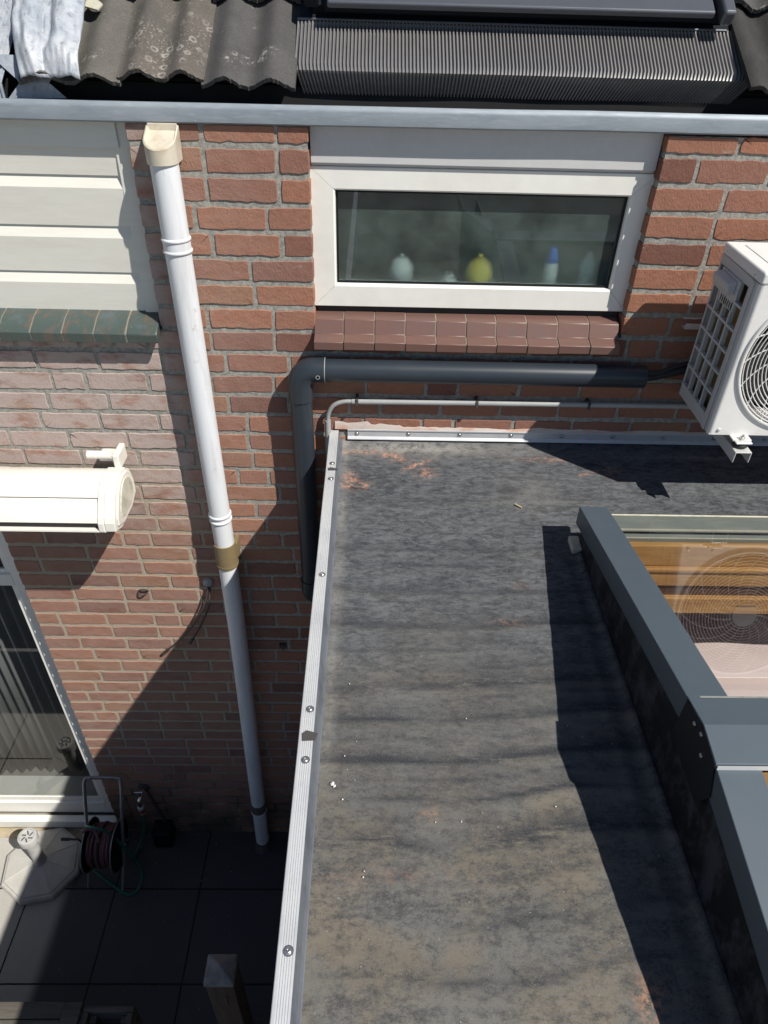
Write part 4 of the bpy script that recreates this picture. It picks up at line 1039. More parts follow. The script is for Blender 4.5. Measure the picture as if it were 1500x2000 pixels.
def screw(parent, loc, r=0.0068, axis='z'):
    b_ = B(); d = 1 if axis == 'z' else -1
    b_.lathe([(r, 0), (r, 0.0006 * d), (r * 0.86, 0.0026 * d), (r * 0.55, 0.0038 * d), (r * 0.30, 0.0040 * d), (r * 0.28, 0.0022 * d), (0.0, 0.0020 * d)], loc, axis, 20)
    b_.lathe([(r * 1.45, 0), (r * 1.45, 0.0005 * d), (0, 0.0006 * d)], loc, axis, 20)
    return b_.build('screw', 'screw_steel', parent, smooth=True, angle=40)
s0 = screw(trim, (-0.1345, -1.783, -0.9700))
for y in (-1.399, -1.264, -0.799, -0.322, -0.229, -2.2, -2.65, -3.1): dup(s0, 0, y + 1.783, 0)
for yy_, ss in ((-1.334, .017), (-0.262, .011)):
    b_ = B(); b_.add([(-0.146, yy_ - ss, -0.9685), (-0.117, yy_ - ss * .9, -0.9685), (-0.112, yy_ + ss * .3, -0.9715), (-0.138, yy_ + ss * .6, -0.9680), (-0.148, yy_ + ss * 0.1, -0.9680)], [(0, 1, 2, 3, 4)])
    o = b_.build('rubber_scrap', 'debris_black', trim, recalc=False); sm = o.modifiers.new('t', 'SOLIDIFY'); sm.thickness = 0.0015
# wall strip
pst = [(0.002, -0.9655), (-0.0085, -0.9645), (-0.0090, -0.970), (-0.0055, -0.9725), (-0.0055, -0.995), (-0.0085, -0.998), (-0.0135, -1.0030), (-0.0140, -1.0055), (-0.0085, -1.0035), (-0.003, -0.998), (0.002, -0.998)]
ws_ = B().prism_x(pst, -0.088, XR).build('wall_strip', 'alu', ext, bevel=0.0005, seg=1)
s1 = screw(ws_, (-0.053, -0.0055, -0.984), 0.0062, 'y')
for k in range(1, 20): dup(s1, 0.1944 * k, 0, 0.0008 * k)
# sealant smears above the strip
b_ = B(); vs = []; n = 260
for i in range(n + 1):
    x = -0.135 + (XR + 0.135) * i / n
    hh = 0.012 + 0.016 * (mnoise.noise(Vector((x * 7, 1, 3))) + 0.5) + 0.006 * mnoise.noise(Vector((x * 40, 3, 3)))
    if x < 0.0: hh += 0.016
    hh = max(0.003, hh * (1.0 if x < 0.12 else 0.55))
    vs += [(x, -0.0065, -0.9650), (x, -0.0042, -0.9650 + hh * 0.6), (x, -0.0015, -0.9650 + hh)]
fs = []
for i in range(n):
    a = i * 3; fs += [(a, a + 3, a + 4, a + 1), (a + 1, a + 4, a + 5, a + 2)]
b_.add(vs, fs); b_.build('sealant', 'sealant', ext, smooth=True, recalc=False)

# ---- rooflight
Y_A, Z_A = -0.566, -0.887; Y_R, Z_R = -1.485, -0.715; SLP = (Z_R - Z_A) / (Y_A - Y_R)
def capz(y):
    if y > Y_R: return Z_A + (Y_A - y) * SLP
    return Z_R - (Y_R - y) * SLP
YE = -2.40 - 0.6
rl = B()
kx0, kx1 = 0.660, 0.722
# kerb (upstand) on all sides: left side with sloping top
def kerb_side(x0, x1, y_top=-0.60):
    ys = [y_top, Y_R, YE]
    poly = [(ys[0], ZR - 0.01), (ys[0], capz(ys[0]) - 0.025), (Y_R, Z_R - 0.025), (YE, capz(YE) - 0.025), (YE, ZR - 0.01)]
    rl.prism_x(poly[::-1], x0, x1)
kerb_side(kx0, kx1); kerb_side(3.37, 3.43)
rl.prism_x([(-0.704, ZR - .01), (-0.704, -0.905), (-0.600, -0.905), (-0.600, ZR - .01)], kx1 + .001, 3.3695)
rl.prism_x([(YE, ZR - .01), (YE, capz(YE) - .03), (YE + 0.1, capz(YE) - .03), (YE + 0.1, ZR - .01)], kx1 + .001, 3.3695)
rlo = rl.build('rooflight', 'epdm_upstand', ext, bevel=0.004)
def cap_piece(x0, x1, ya, yb, mat, name, drop=0.066, th=0.002, lift=0.0):
    za, zb = capz(ya) + lift, capz(yb) + lift
    b_ = B()
    b_.hexa([(x0, ya, za - drop), (x1, ya, za - 0.012), (x1, yb, zb - 0.012), (x0, yb, zb - drop), (x0, ya, za), (x1, ya, za), (x1, yb, zb), (x0, yb, zb)])
    return b_.build(name, mat, rlo, bevel=0.0018, seg=2)
cap_piece(0.648, 0.7335, Y_A, -1.480, 'cap_anthracite', 'side_cap')
cap_piece(0.6485, 0.7335, -1.492, YE - .02, 'cap_anthracite', 'side_cap', lift=-0.004)
cap_piece(3.365, 3.45, Y_A, -1.480, 'cap_anthracite', 'side_cap')
cap_piece(3.365, 3.45, -1.492, YE - .02, 'cap_anthracite', 'side_cap', lift=-0.004)
# ridge cap: folded plate across
rx0, rx1 = 0.6455, 3.45
y1_, y2_ = -1.405, -1.560
rc = B(); lf = 0.006
pol = [(y1_, capz(y1_) + lf), (Y_R, Z_R + lf + 0.001), (y2_, capz(y2_) + lf), (y2_ - 0.004, capz(y2_) - 0.006), (y2_ + 0.004, capz(y2_) - 0.002), (Y_R, Z_R + 0.001), (y1_, capz(y1_) + lf - 0.003)]
rc.prism_x(pol, rx0, rx1); rco = rc.build('ridge_cap', 'cap_anthracite', rlo, bevel=0.001, seg=1)
rd = B(); rd.add([(0.67, y1_ - 0.0015, capz(y1_) + lf + 0.0009), (3.4, y1_ - 0.0015, capz(y1_) + lf + 0.0009), (3.4, y1_ - 0.007, capz(y1_ - 0.007) + lf + 0.0009), (0.67, y1_ - 0.007, capz(y1_ - 0.007) + lf + 0.0009)], [(0, 1, 2, 3)]); rd.build('dust_line', 'cap_dust', rlo, recalc=False)
# bright raw edge on the ridge cap
be = B().prism_x([(y2_ - 0.0045, capz(y2_) + lf + .0006), (y2_ - 0.0065, capz(y2_) - 0.004), (y2_ - 0.0042, capz(y2_) - 0.004)], rx0 + .002, rx1).build('ridge_edge', 'alu', rlo)
ep = B(); ep.add([(0.6462, -1.41, capz(-1.41)), (0.6462, Y_R, Z_R + 0.004), (0.6462, -1.558, capz(-1.558)), (0.6462, -1.585, capz(-1.585) - 0.06), (0.6462, -1.56, -0.86), (0.6462, -1.41, -0.84)], [(0, 1, 2, 3, 4, 5)])
epo = ep.build('ridge_end_plate', 'frame_black', rlo, recalc=False); sm = epo.modifiers.new('t', 'SOLIDIFY'); sm.thickness = 0.0015; sm.offset = 0
for (yy_, zz_) in ((-1.462, -0.738), (-1.492, -0.730), (-1.517, -0.762)):
    b_ = B(); b_.lathe([(0.0052, 0), (0.0045, -0.002), (0.0, -0.003)], (0.6445, yy_, zz_), 'x', 16); b_.build('screw', 'screw_steel', rlo, smooth=True)
# glass panes (4 mm under cap tops)
def pane(x0, x1, ya, yb, off=-0.010):
    b_ = B(); za, zb = capz(ya) + off, capz(yb) + off
    b_.add([(x0, ya, za), (x1, ya, za), (x1, yb, zb), (x0, yb, zb)], [(3, 2, 1, 0)]); return b_.build('pane', 'glass_rooflight', rlo, recalc=False)
pane(0.728, 3.37, -0.592, -1.478); pane(0.728, 3.37, -1.490, YE + .02, -0.012)
# head rail beneath the glass: painted kerb with pale tape lines
hr = B().box(kx1 + .001, 3.369, -0.712, -0.598, -0.903, -0.892).build('head_rail', 'kerb_green', rlo)
for y0, y1, z in ((-0.606, -0.599, -0.8905), (-0.676, -0.669, -0.8905), (-0.712, -0.708, -0.8905)):
    B().box(kx1 + .002, 3.368, y0, y1, z - 0.001, z + 0.0012).build('tape_line', 'tape_pale', rlo)
B().box(kx1 + .002, 3.368, -0.690, -0.683, -0.8915, -0.8885).build('gasket_line', 'epdm_upstand', rlo)
# timber lining of the shaft
wd = B()
def plank(y0, y1, z0, z1): 
    b_ = B().box(RX0 - 0.012, RX1, y0, y1, z0, z1); b_.build('timber_plank', 'wood_orange', rlo, bevel=0.004)
plank(-0.730, -0.7045, -0.984, -0.904)
plank(-0.744, -0.7045, -0.998, -0.9845)
plank(-0.734, -0.7045, -1.062, -0.9985)
plank(-0.738, -0.7045, -1.176, -1.110)
B().box(RX0 - .012, RX1, -0.722, -0.7045, -1.1095, -1.0625).build('shadow_gap', 'wood_dark', rlo)
b_ = B(); b_.box(RX0 - 0.012, RX0 - 0.002, YE + .1, -0.7455, -1.17, -0.90); b_.box(RX1 - .01, RX1, YE + .1, -0.7455, -1.17, -0.90); b_.build('shaft_lining', 'room_white', rlo)
b_ = B().box(RX0 - .002, RX1 - .01, -1.66, -1.50, -0.86, -0.765).build('ridge_beam', 'wood_orange', rlo, bevel=0.004)
B().box(0.632, 0.664, -0.640, -0.575, ZR + 0.001, ZR + 0.022).build('pale_block', 'tape_pale', rlo, bevel=0.003)  # small pale block on the roof under the cap end
# linen sheet inside below the glass, height set to place its sun patch
b_ = B(); n = 70; vs = []; fs = []
for j in range(n + 1):
    for i in range(n + 1):
        x = 0.15 + 3.4 * i / n; y = -1.9 + 1.86 * j / n
        vs.append((x, y, -1.50 + 0.012 * mnoise.noise(Vector((x * 5 + y * 2, y * 2, 0))) + 0.012 * math.sin((x + 0.8 * y) * 17 + 2 * mnoise.noise(Vector((x * 3, y * 3, 4))))))
for j in range(n):
    for i in range(n):
        a = j * (n + 1) + i; fs.append((a, a + 1, a + n + 2, a + n + 1))
b_.add(vs, fs); cl = b_.build('cloth_surface', 'linen', smooth=True, angle=180, recalc=False)
tag(cl, 'pale pink cloth surface seen through the rooflight glass', 'cloth')
sm = cl.modifiers.new('t', 'SOLIDIFY'); sm.thickness = 0.02; sm.offset = -1
b_ = B()
for lx in (0.25, 3.4):
    for ly in (-1.8, -0.15):
        o = B().box(lx - .03, lx + .03, ly - .03, ly + .03, GZ + 0.02, -1.525).build('leg', 'room_white', cl)

# ================================================================== AIR CONDITIONER
AX0, AX1, AY0, AY1, AZ0, AZ1 = 1.062, 1.862, -0.393, -0.122, -0.727, -0.214
ac = thing('air_conditioner', 'white outdoor air conditioner unit with round fan grille mounted on the brick wall', 'air conditioner', (1.46, -0.26, AZ0))
FC = (1.320, -0.470); FR = 0.232
def front_panel():
    b_ = B(); n = 96; y = AY0
    # front plate with circular hole: connect circle to rectangle boundary
    x0, x1, z0, z1 = AX0 + 0.012, AX1, AZ0, AZ1 - 0.018
    circ = []; rect = []
    for k in range(n):
        a = 2 * math.pi * k / n; dx, dz = math.cos(a), math.sin(a)
        circ.append((FC[0] + FR * dx, y, FC[1] + FR * dz))
        ts = []
        if dx > 1e-9: ts.append((x1 - FC[0]) / dx)
        if dx < -1e-9: ts.append((x0 - FC[0]) / dx)
        if dz > 1e-9: ts.append((z1 - FC[1]) / dz)
        if dz < -1e-9: ts.append((z0 - FC[1]) / dz)
        t_ = min(ts); rect.append((FC[0] + dx * t_, y, FC[1] + dz * t_))
    fs = [(k, (k + 1) % n, (k + 1) % n + n, k + n) for k in range(n)]
    vs = circ + rect
    # bell mouth
    for r_, yo in ((FR - 0.003, 0.004), (FR - 0.006, 0.03), (FR - 0.010, 0.10)):
        vs += [(FC[0] + r_ * math.cos(2 * math.pi * k / n), y + yo, FC[1] + r_ * math.sin(2 * math.pi * k / n)) for k in range(n)]
    fs += [(k, k + 2 * n, (k + 1) % n + 2 * n, (k + 1) % n) for k in range(n)]
    for q in (2, 3): fs += [(q * n + k, (q + 1) * n + k, (q + 1) * n + (k + 1) % n, q * n + (k + 1) % n) for k in range(n)]
    b_.add(vs, fs)
    # corner fills
    b_.add([(x0, y, z0), (x1, y, z0), (x1, y, z1), (x0, y, z1)], [])
    for cx, cz in ((x0, z0), (x1, z0), (x1, z1), (x0, z1)):
        near = sorted(range(n), key=lambda k: (rect[k][0] - cx) ** 2 + (rect[k][2] - cz) ** 2)[:2]
        a, c = sorted(near)
        if a == 0 and c == n - 1: a, c = c, a
        b_.add([rect[a], rect[c], (cx, y, cz)], [(0, 1, 2)])
    return b_
fpo = front_panel().build('front_panel', 'ac_white', ac, smooth=True, angle=30)
B().prism_z([(AX0 + 0.012 - 0.012 * math.sin(a), AY0 + 0.012 - 0.012 * math.cos(a)) for a in [math.pi / 2 * k / 6 for k in range(7)]] + [(AX0 + .003, AY0 + 0.0120), (AX0 + 0.0119, AY0 + 0.003)], AZ0, AZ1 - 0.035).build('corner_edge', 'ac_white', ac, smooth=True, angle=40)
b_ = B()
b_.box(AX0 + .004, AX1, AY1 - 0.004, AY1, AZ0, AZ1 - 0.018)
b_.box(AX0 + .004, AX1, AY0 + .001, AY1 - .004, AZ0, AZ0 + 0.004); b_.box(AX1 - .004, AX1, AY0 + .001, AY1 - .004, AZ0 + .004, AZ1 - .018)
b_.build('casing', 'ac_white', ac)
# top lid with raised ribs
b_ = B(); b_.box(AX0 - 0.001, AX1 + .003, AY0 - 0.003, AY1 + 0.002, AZ1 - 0.034, AZ1); b_.build('top_lid', 'ac_white', ac, bevel=0.007, seg=3)
for x0 in (1.105, 1.33, 1.56):
    b_ = B().box(x0, x0 + 0.19, AY1 - 0.235, AY1 - 0.035, AZ1 - .001, AZ1 + 0.0022); b_.build('lid_rib', 'ac_white', ac, bevel=0.002)
# left side: frame plus bars in front of the coil
xs0 = AX0 - 0.0005
sg = B()
def sbar(y0, y1, z0, z1, x0=AX0, x1=AX0 + 0.006): sg.box(x0, x1, y0, y1, z0, z1)
ZT = AZ1 - 0.034
sbar(AY0 + 0.0125, AY0 + 0.030, AZ0, ZT - .001); sbar(AY0 + 0.030, AY0 + 0.052, AZ0, ZT - .001, AX0 - 0.004, AX0 + .006); sbar(AY1 - 0.010, AY1, AZ0, ZT - .001)
sbar(AY0 + 0.052, AY1 - 0.010, AZ0, AZ0 + 0.045)
sbar(AY0 + 0.052, AY1 - 0.010, ZT - 0.028, ZT - .001)
sg.build('side_panel', 'ac_grille', ac, bevel=0.002)
gr = B(); ya, yb = AY0 + 0.052, AY1 - 0.010; za, zb = AZ0 + 0.045, ZT - 0.028
cols = 4; rowz = [za + (zb - 0.060 - za) * k / 5 for k in range(6)]
for k in range(1, cols):
    y = ya + (yb - ya) * k / cols; gr.box(AX0 - 0.006, AX0 + 0.010, y - 0.0038, y + 0.0038, za, zb - 0.060)
for z in rowz: gr.box(AX0 - 0.0055, AX0 + 0.0095, ya, yb, z - 0.0040, z + 0.0040)
gr.box(AX0 - 0.005, AX0 + 0.008, ya + 0.045, yb - 0.030, zb - 0.060, zb)
gr.build('side_grille', 'ac_grille', ac, bevel=0.0015, weld=False)
hb = B()
hb.prism_y([(AX0 - 0.034, zb - 0.012), (AX0 - 0.030, zb - 0.040), (AX0 - 0.004, zb - 0.046), (AX0 - 0.004, zb - 0.004)], ya + 0.062, yb - 0.036)
hb.build('carry_handle', 'ac_grille', ac, bevel=0.005, seg=3)
for k in range(7):
    B().box(AX0 - 0.0075, AX0 - 0.0045, ya + 0.052 + k * 0.013, ya + 0.056 + k * 0.013, zb - 0.085, zb - 0.066).build('vent_slot', 'ac_dark', ac)
gr2 = B().box(AX0 - .006, AX0 + .006, ya + .042, yb - .06, zb - .090, zb - .060).build('handle_base', 'ac_grille', ac, bevel=.002)
B().box(AX0 + 0.035, AX0 + 0.055, AY0 + 0.03, AY1 - 0.07, AZ0 + 0.01, AZ1 - 0.05).build('cooling_coil', 'coil', ac)
B().box(AX0 + 0.035, AX1 - 0.02, AY1 - 0.030, AY1 - 0.010, AZ0 + 0.01, AZ1 - 0.05).build('cooling_coil', 'coil', ac)
B().box(AX0 + 0.056, AX1 - 0.02, AY0 + 0.13, AY0 + 0.135, AZ0 + 0.01, AZ1 - 0.05).build('inner_shroud', 'ac_dark', ac)
# fan
b_ = B()
for k in range(3):
    a0 = 2 * math.pi * k / 3 + 0.5; vs = []; fs = []; m = 14
    for i in range(m + 1):
        r_ = 0.045 + (FR - 0.065) * i / m
        for j in range(9):
            a = a0 + (j / 8) * (1.35) + 0.5 * (i / m); vs.append((FC[0] + r_ * math.cos(a), AY0 + 0.055 + 0.045 * (j / 8), FC[1] + r_ * math.sin(a)))
    for i in range(m):
        for j in range(8): q = i * 9 + j; fs.append((q, q + 1, q + 10, q + 9))
    b_.add(vs, fs)
b_.build('fan_blades', 'ac_dark', ac, smooth=True, recalc=False)
# guard: ring, concentric wires, swept spokes, hub
gd = B(); yg = AY0 - 0.010
def circ(r, y, n=72): return [(FC[0] + r * math.cos(2 * math.pi * k / n), y, FC[1] + r * math.sin(2 * math.pi * k / n)) for k in range(n)]
NR = 17
for k in range(NR):
    r_ = 0.052 + (FR - 0.010 - 0.052) * k / (NR - 1)
    gd.tube(circ(r_, yg + 0.008 * (k / (NR - 1)) ** 3), 0.00155, 6, closed=True)
for k in range(18):
    a0 = 2 * math.pi * k / 18; pts = []
    for i in range(13):
        u = i / 12; r_ = 0.040 + (FR - 0.002 - 0.040) * u; a = a0 + 0.75 * (u ** 1.3)
        pts.append((FC[0] + r_ * math.cos(a), yg + 0.0016 + 0.008 * u ** 3, FC[1] + r_ * math.sin(a)))
    gd.tube(pts, 0.0019, 6)
gd.build('fan_guard', 'ac_white', ac, smooth=True, weld=False)
B().lathe([(0.045, 0.004), (0.046, 0.0), (0.043, -0.004), (0.0, -0.006)], (FC[0], yg, FC[1]), 'y', 40).build('fan_hub', 'fan_hub', ac, smooth=True, angle=40)
b_ = B(); b_.lathe([(FR - 0.004, 0.004), (FR - 0.004, -0.005), (FR + 0.002, -0.007), (FR + 0.007, -0.003), (FR + 0.008, 0.0005)], (FC[0], AY0, FC[1]), 'y', 96); b_.f = b_.f[:-2]; b_.mi = b_.mi[:-2]; b_.build('fan_ring', 'ac_white', ac, smooth=True, angle=60)
for (x, y, z, ax) in ((AX0 + 0.030, AY0 - 0.0, AZ0 + 0.018, 'y'), ):
    b_ = B(); b_.lathe([(0.006, 0), (0.0055, -0.003), (0, -0.005)], (x, y, z), 'y', 16); b_.build('screw', 'galvanised', ac, smooth=True)
for (y, z) in ((AY0 + 0.045, AZ1 - 0.022), (AY1 - 0.03, AZ1 - 0.022)):
    b_ = B(); b_.lathe([(0.0035, 0), (0.003, -0.002), (0, -0.003)], (AX0 - 0.001, y, z), 'x', 12); b_.build('screw', 'galvanised', ac, smooth=True)
for (x, y) in ((AX0 + 0.10, AY0 + 0.03), (AX1 - 0.10, AY0 + 0.03)):
    b_ = B(); b_.box(x - 0.03, x + 0.03, AY0 - 0.03, AY1 - .01, AZ0 - 0.006, AZ0); b_.build('foot', 'galvanised', ac, bevel=0.002)
# wall bracket
br = thing('wall_bracket', 'white metal bracket with rail and channel arms carrying the air conditioner', 'bracket', (1.5, -0.2, -0.77))
b_ = B(); b_.box(1.058, 1.90, -0.030, 0.003, -0.535, -0.531); b_.box(1.058, 1.90, -0.0300, -0.0265, -0.5305, -0.515); b_.box(1.058, 1.9, 0.0, 0.003, -0.531, -0.505); b_.build('bracket_rail', 'galvanised', br, bevel=0.001)
for x in (AX0 + 0.10, AX1 - 0.10):
    b_ = B(); b_.box(x - 0.026, x + 0.026, -0.455, 0.0, -0.7560, -0.7530); b_.box(x - 0.026, x - 0.023, -0.455, 0.0, -0.790, -0.7565); b_.box(x + 0.023, x + 0.026, -0.455, 0.0, -0.790, -0.7565)
    b_.box(x - 0.022, x + 0.022, 0.0, 0.003, -0.79, -0.5)
    b_.build('bracket_arm', 'galvanised', br, bevel=0.001)
    for y in (-0.415, -0.12):
        B().lathe([(0.020, -0.752 + .753), (0.024, 0.004), (0.024, 0.012), (0.018, 0.0185)], (x, y, -0.753), 'z', 24).build('rubber_mount', 'rubber', br, smooth=True, angle=40)
    b_ = B(); b_.box(x - 0.026, x + 0.026, -0.440, -0.394, -0.7335, -0.7275); b_.build('washer_plate', 'galvanised', br, bevel=0.005, seg=3)
    b_ = B(); b_.lathe([(0.009, 0), (0.009, 0.008), (0.004, 0.0085), (0.004, 0.016), (0, 0.0165)], (x, -0.417, -0.7272), 'z', 6); b_.build('nut', 'screw_steel', br)

# ================================================================== BOTTLES ON THE INNER SHELF
def bottle(name, label, mats, x, y, prof_body, prof_cap=None, z=-0.4715, r=1.0):
    o = thing(name, label, name.split('_')[-1], (x, y, z))
    B().lathe(prof_body, (x, y, z), 'z', 28).build('bottle_body', mats[0], o, smooth=True, angle=50)
    if prof_cap: B().lathe(prof_cap, (x, y, z), 'z', 28).build('bottle_cap', mats[1], o, smooth=True, angle=50)
bottle('yellow_bottle', 'blurred round yellow bottle behind the frosted window pane', ('bottle_yellow', 'bottle_yellow'), 0.366, 0.15,
       [(0.030, 0), (0.046, 0.012), (0.056, 0.040), (0.055, 0.065), (0.044, 0.092), (0.026, 0.108), (0.012, 0.114)], [(0.012, 0.114), (0.010, 0.119), (0, 0.120)])
bottle('white_bottle', 'blurred white bottle with a blue cap behind the frosted window pane', ('bottle_white', 'bottle_blue'), 0.612, 0.15,
       [(0.028, 0), (0.030, 0.02), (0.030, 0.085), (0.022, 0.098)], [(0.024, 0.098), (0.022, 0.125), (0.012, 0.148), (0, 0.149)])
bottle('round_bottle', 'blurred pale round bottle left of the yellow one behind the window', ('bottle_clear', 'bottle_clear'), 0.098, 0.17,
       [(0.03, 0), (0.045, 0.018), (0.050, 0.045), (0.046, 0.075), (0.028, 0.098), (0.010, 0.104)], [(0.010, 0.104), (0.008, 0.108), (0, 0.109)])
bottle('low_white_jar', 'low white jar right beside the yellow bottle behind the window', ('bottle_white', 'bottle_white'), 0.262, 0.14,
       [(0.030, 0), (0.034, 0.01), (0.033, 0.035), (0.02, 0.045)], [(0.02, 0.045), (0.019, 0.055), (0, 0.056)])
bottle('tall_bottle', 'faint pale tall bottle at the right end behind the window', ('bottle_clear', 'bottle_clear'), 0.745, 0.17,
       [(0.03, 0), (0.034, 0.01), (0.034, 0.09), (0.015, 0.12)], [(0.015, 0.12), (0.012, 0.128), (0, 0.129)])

# ================================================================== ROOF LITTER
b_ = B(); b_.tube([(0.492, -0.392, ZR + 0.006), (0.512, -0.410, ZR + 0.005)], 0.0028, 8)
tag(b_.build('twig', 'twig'), 'short pale wooden stick lying on the rubber roof', 'stick')
rnd = random.Random(5); vs = []; fs = []; b_ = B()
spots = [(-0.074, -1.428, .0055), (-0.070, -1.434, .004), (-0.05, -1.358, .0022), (-0.001, -1.62, .002), (-0.003, -1.632, .002), (-0.051, -1.465, .0025), (0.415, -1.479, .002), (0.241, -1.253, .0018), (-0.045, -1.152, .002), (0.205, -1.515, .0018), (0.15, -1.516, .0015)]
for _ in range(60): spots.append((rnd.uniform(-0.09, 0.64), rnd.uniform(-1.95, -0.1), rnd.uniform(0.0005, 0.0013)))
for x, y, r_ in spots:
    pts = [(x + r_ * rnd.uniform(.6, 1.2) * math.cos(a), y + r_ * rnd.uniform(.6, 1.4) * math.sin(a), ZR + 0.004) for a in [2 * math.pi * k / 6 for k in range(6)]]
    b_.add(pts + [(x, y, ZR + 0.004 + r_)], [(k, (k + 1) % 6, 6) for k in range(6)])
tag(b_.build('paint_flakes', 'flake_white', weld=False), kind='stuff', label='tiny white flakes scattered on the rubber roof')

# ================================================================== PATIO OBJECTS
# parasol base
pb = thing('parasol_base', 'pale grey octagonal concrete parasol base with a plastic tube on the patio', 'parasol base', (-1.935, -0.225, GZ))
pc = Vector((-1.940, -0.222, GZ)); rot = math.radians(22.5 + 11)
def octo(r, z, cham=0.0): return [(pc.x + r * math.cos(rot + k * math.pi / 4), pc.y + r * math.sin(rot + k * math.pi / 4), GZ + z) for k in range(8)]
b_ = B(); rings = [octo(0.215, 0.0), octo(0.234, 0.006), octo(0.236, 0.036), octo(0.226, 0.048), octo(0.216, 0.050), octo(0.212, 0.058), octo(0.06, 0.092), octo(0.045, 0.093)]
vs = [p for r in rings for p in r]; fs = []
for q in range(len(rings) - 1):
    for k in range(8): fs.append((q * 8 + k, q * 8 + (k + 1) % 8, (q + 1) * 8 + (k + 1) % 8, (q + 1) * 8 + k))
fs.append(tuple(range(8))[::-1]); fs.append(tuple(range(len(vs) - 8, len(vs))))
b_.add(vs, fs); b_.build('concrete_slab', 'concrete', pb, bevel=0.003)
for k in range(8):
    a = rot + k * math.pi / 4
    b_ = B(); b_.tube([(pc.x + r_ * math.cos(a), pc.y + r_ * math.sin(a), GZ + 0.092 - (r_ - 0.06) / 0.152 * 0.034 - 0.001) for r_ in (0.06, 0.12, 0.206)], 0.0035, 6)
    b_.build('slab_rib', 'concrete', pb)
tx, ty = -1.935, -0.228
B().lathe([(0.040, 0.088), (0.036, 0.10), (0.034, 0.12), (0.034, 0.33)], (tx, ty, GZ), 'z', 36).build('tube', 'plastic_grey', pb, smooth=True, angle=50)
B().lathe([(0.044, 0.325), (0.053, 0.33), (0.053, 0.372), (0.050, 0.378), (0.041, 0.379), (0.039, 0.370), (0, 0.369)], (tx, ty, GZ), 'z', 36).build('tube_collar', 'plastic_grey', pb, smooth=True, angle=50)
b_ = B()
for k in range(6):
    a = k * 1.05 + .3; b_.tube([(tx + 0.012 * math.cos(a), ty + 0.012 * math.sin(a), GZ + 0.371), (tx + 0.034 * math.cos(a + .5), ty + 0.034 * math.sin(a + .5), GZ + 0.372)], 0.0035, 6)
b_.build('clamp_slots', 'debris_black', pb)

# hose reel
hr_ = thing('hose_reel', 'steel tube hose reel cart wound with brownish red hose beside the door', 'hose reel', (-1.50, -0.22, GZ))
xl, xr = -1.608, -1.398
def tubeo(name, pts, r, mat, n=12, parent=hr_): 
    b_ = B(); b_.tube(pts, r, n); return b_.build(name, mat, parent, smooth=True, angle=60)
top = -3.255; yt = -0.055
hp = [(xl, -0.30, GZ + 0.10), (xl + 0.008, -0.11, top - 0.13)] 
hand = smooth_path([(-1.612, -0.285, -3.80), (-1.602, -0.17, -3.52), (-1.597, -0.085, -3.33), (-1.590, -0.060, -3.275), (-1.565, -0.052, -3.258), (-1.41, -0.052, -3.256), (-1.390, -0.060, -3.275), (-1.388, -0.085, -3.33), (-1.400, -0.17, -3.52), (-1.412, -0.285, -3.80)], 6)
tubeo('handle', hand, 0.0095, 'steel_tube', 16)
tubeo('rusty_grip', [(-1.555, -0.052, -3.2575), (-1.42, -0.052, -3.2565)], 0.0100, 'rust', 16)
tubeo('leg', [(-1.612, -0.285, -3.80), (-1.632, -0.345, GZ + 0.006)], 0.009, 'steel_tube'); tubeo('leg', [(-1.412, -0.20, -3.70), (-1.428, -0.358, GZ + 0.006)], 0.009, 'steel_tube')
tubeo('leg', [(-1.605, -0.22, -3.63), (-1.612, -0.05, GZ + 0.006)], 0.009, 'steel_tube'); tubeo('leg', [(-1.405, -0.22, -3.63), (-1.395, -0.05, GZ + 0.006)], 0.009, 'steel_tube')
ry, rz = -0.235, -3.655; RD = 0.148
for x in (-1.588, -1.424):
    b_ = B(); b_.lathe([(0.03, -0.003), (RD, -0.003), (RD, 0.003), (0.03, 0.003)], (x, ry, rz), 'x', 48); b_.build('reel_flange', 'frame_black', hr_, smooth=True, angle=50)
    b_ = B(); b_.tube([(x, ry + RD * math.cos(a), rz + RD * math.sin(a)) for a in [2 * math.pi * k / 48 for k in range(48)]], 0.0040, 8, closed=True); b_.build('flange_rim', 'steel_tube', hr_, smooth=True)
B().lathe([(0.06, -1.585), (0.06, -1.427)], (0, ry, rz), 'x', 32).build('drum', 'frame_black', hr_, smooth=True, angle=50)
for lay, rr in ((0, 0.078), (1, 0.097), (2, 0.115)):
    for k in range(8 - (lay == 2) * 1):
        x = -1.572 + k * 0.0185 + lay * 0.004 + rnd.uniform(-.002, .002); sk = rnd.uniform(-0.012, 0.012); r2_ = rr + rnd.uniform(-.004, .006)
        b_ = B(); b_.tube([(x + sk * math.sin(a + k), ry + r2_ * math.cos(a), rz + r2_ * math.sin(a)) for a in [2 * math.pi * q / 40 for q in range(40)]], 0.0088, 10, closed=True)
        b_.build('hose_coil', 'hose_red', hr_, smooth=True)
tubeo('axle', [(-1.625, ry, rz), (-1.385, ry, rz)], 0.008, 'steel_tube')
tubeo('crank', [(-1.625, ry, rz), (-1.63, ry - 0.02, rz + 0.10), (-1.68, ry - 0.02, rz + 0.10)], 0.006, 'debris_black')
tubeo('crank_knob', [(-1.68, ry - 0.02, rz + 0.10), (-1.725, ry - 0.02, rz + 0.10)], 0.009, 'debris_black')
tubeo('hose_end', smooth_path([(-1.50, ry - .05, rz + .12), (-1.53, ry - 0.0, rz + 0.16), (-1.575, ry, rz + 0.17), (-1.60, ry, rz + 0.15)]), 0.009, 'hose_red')
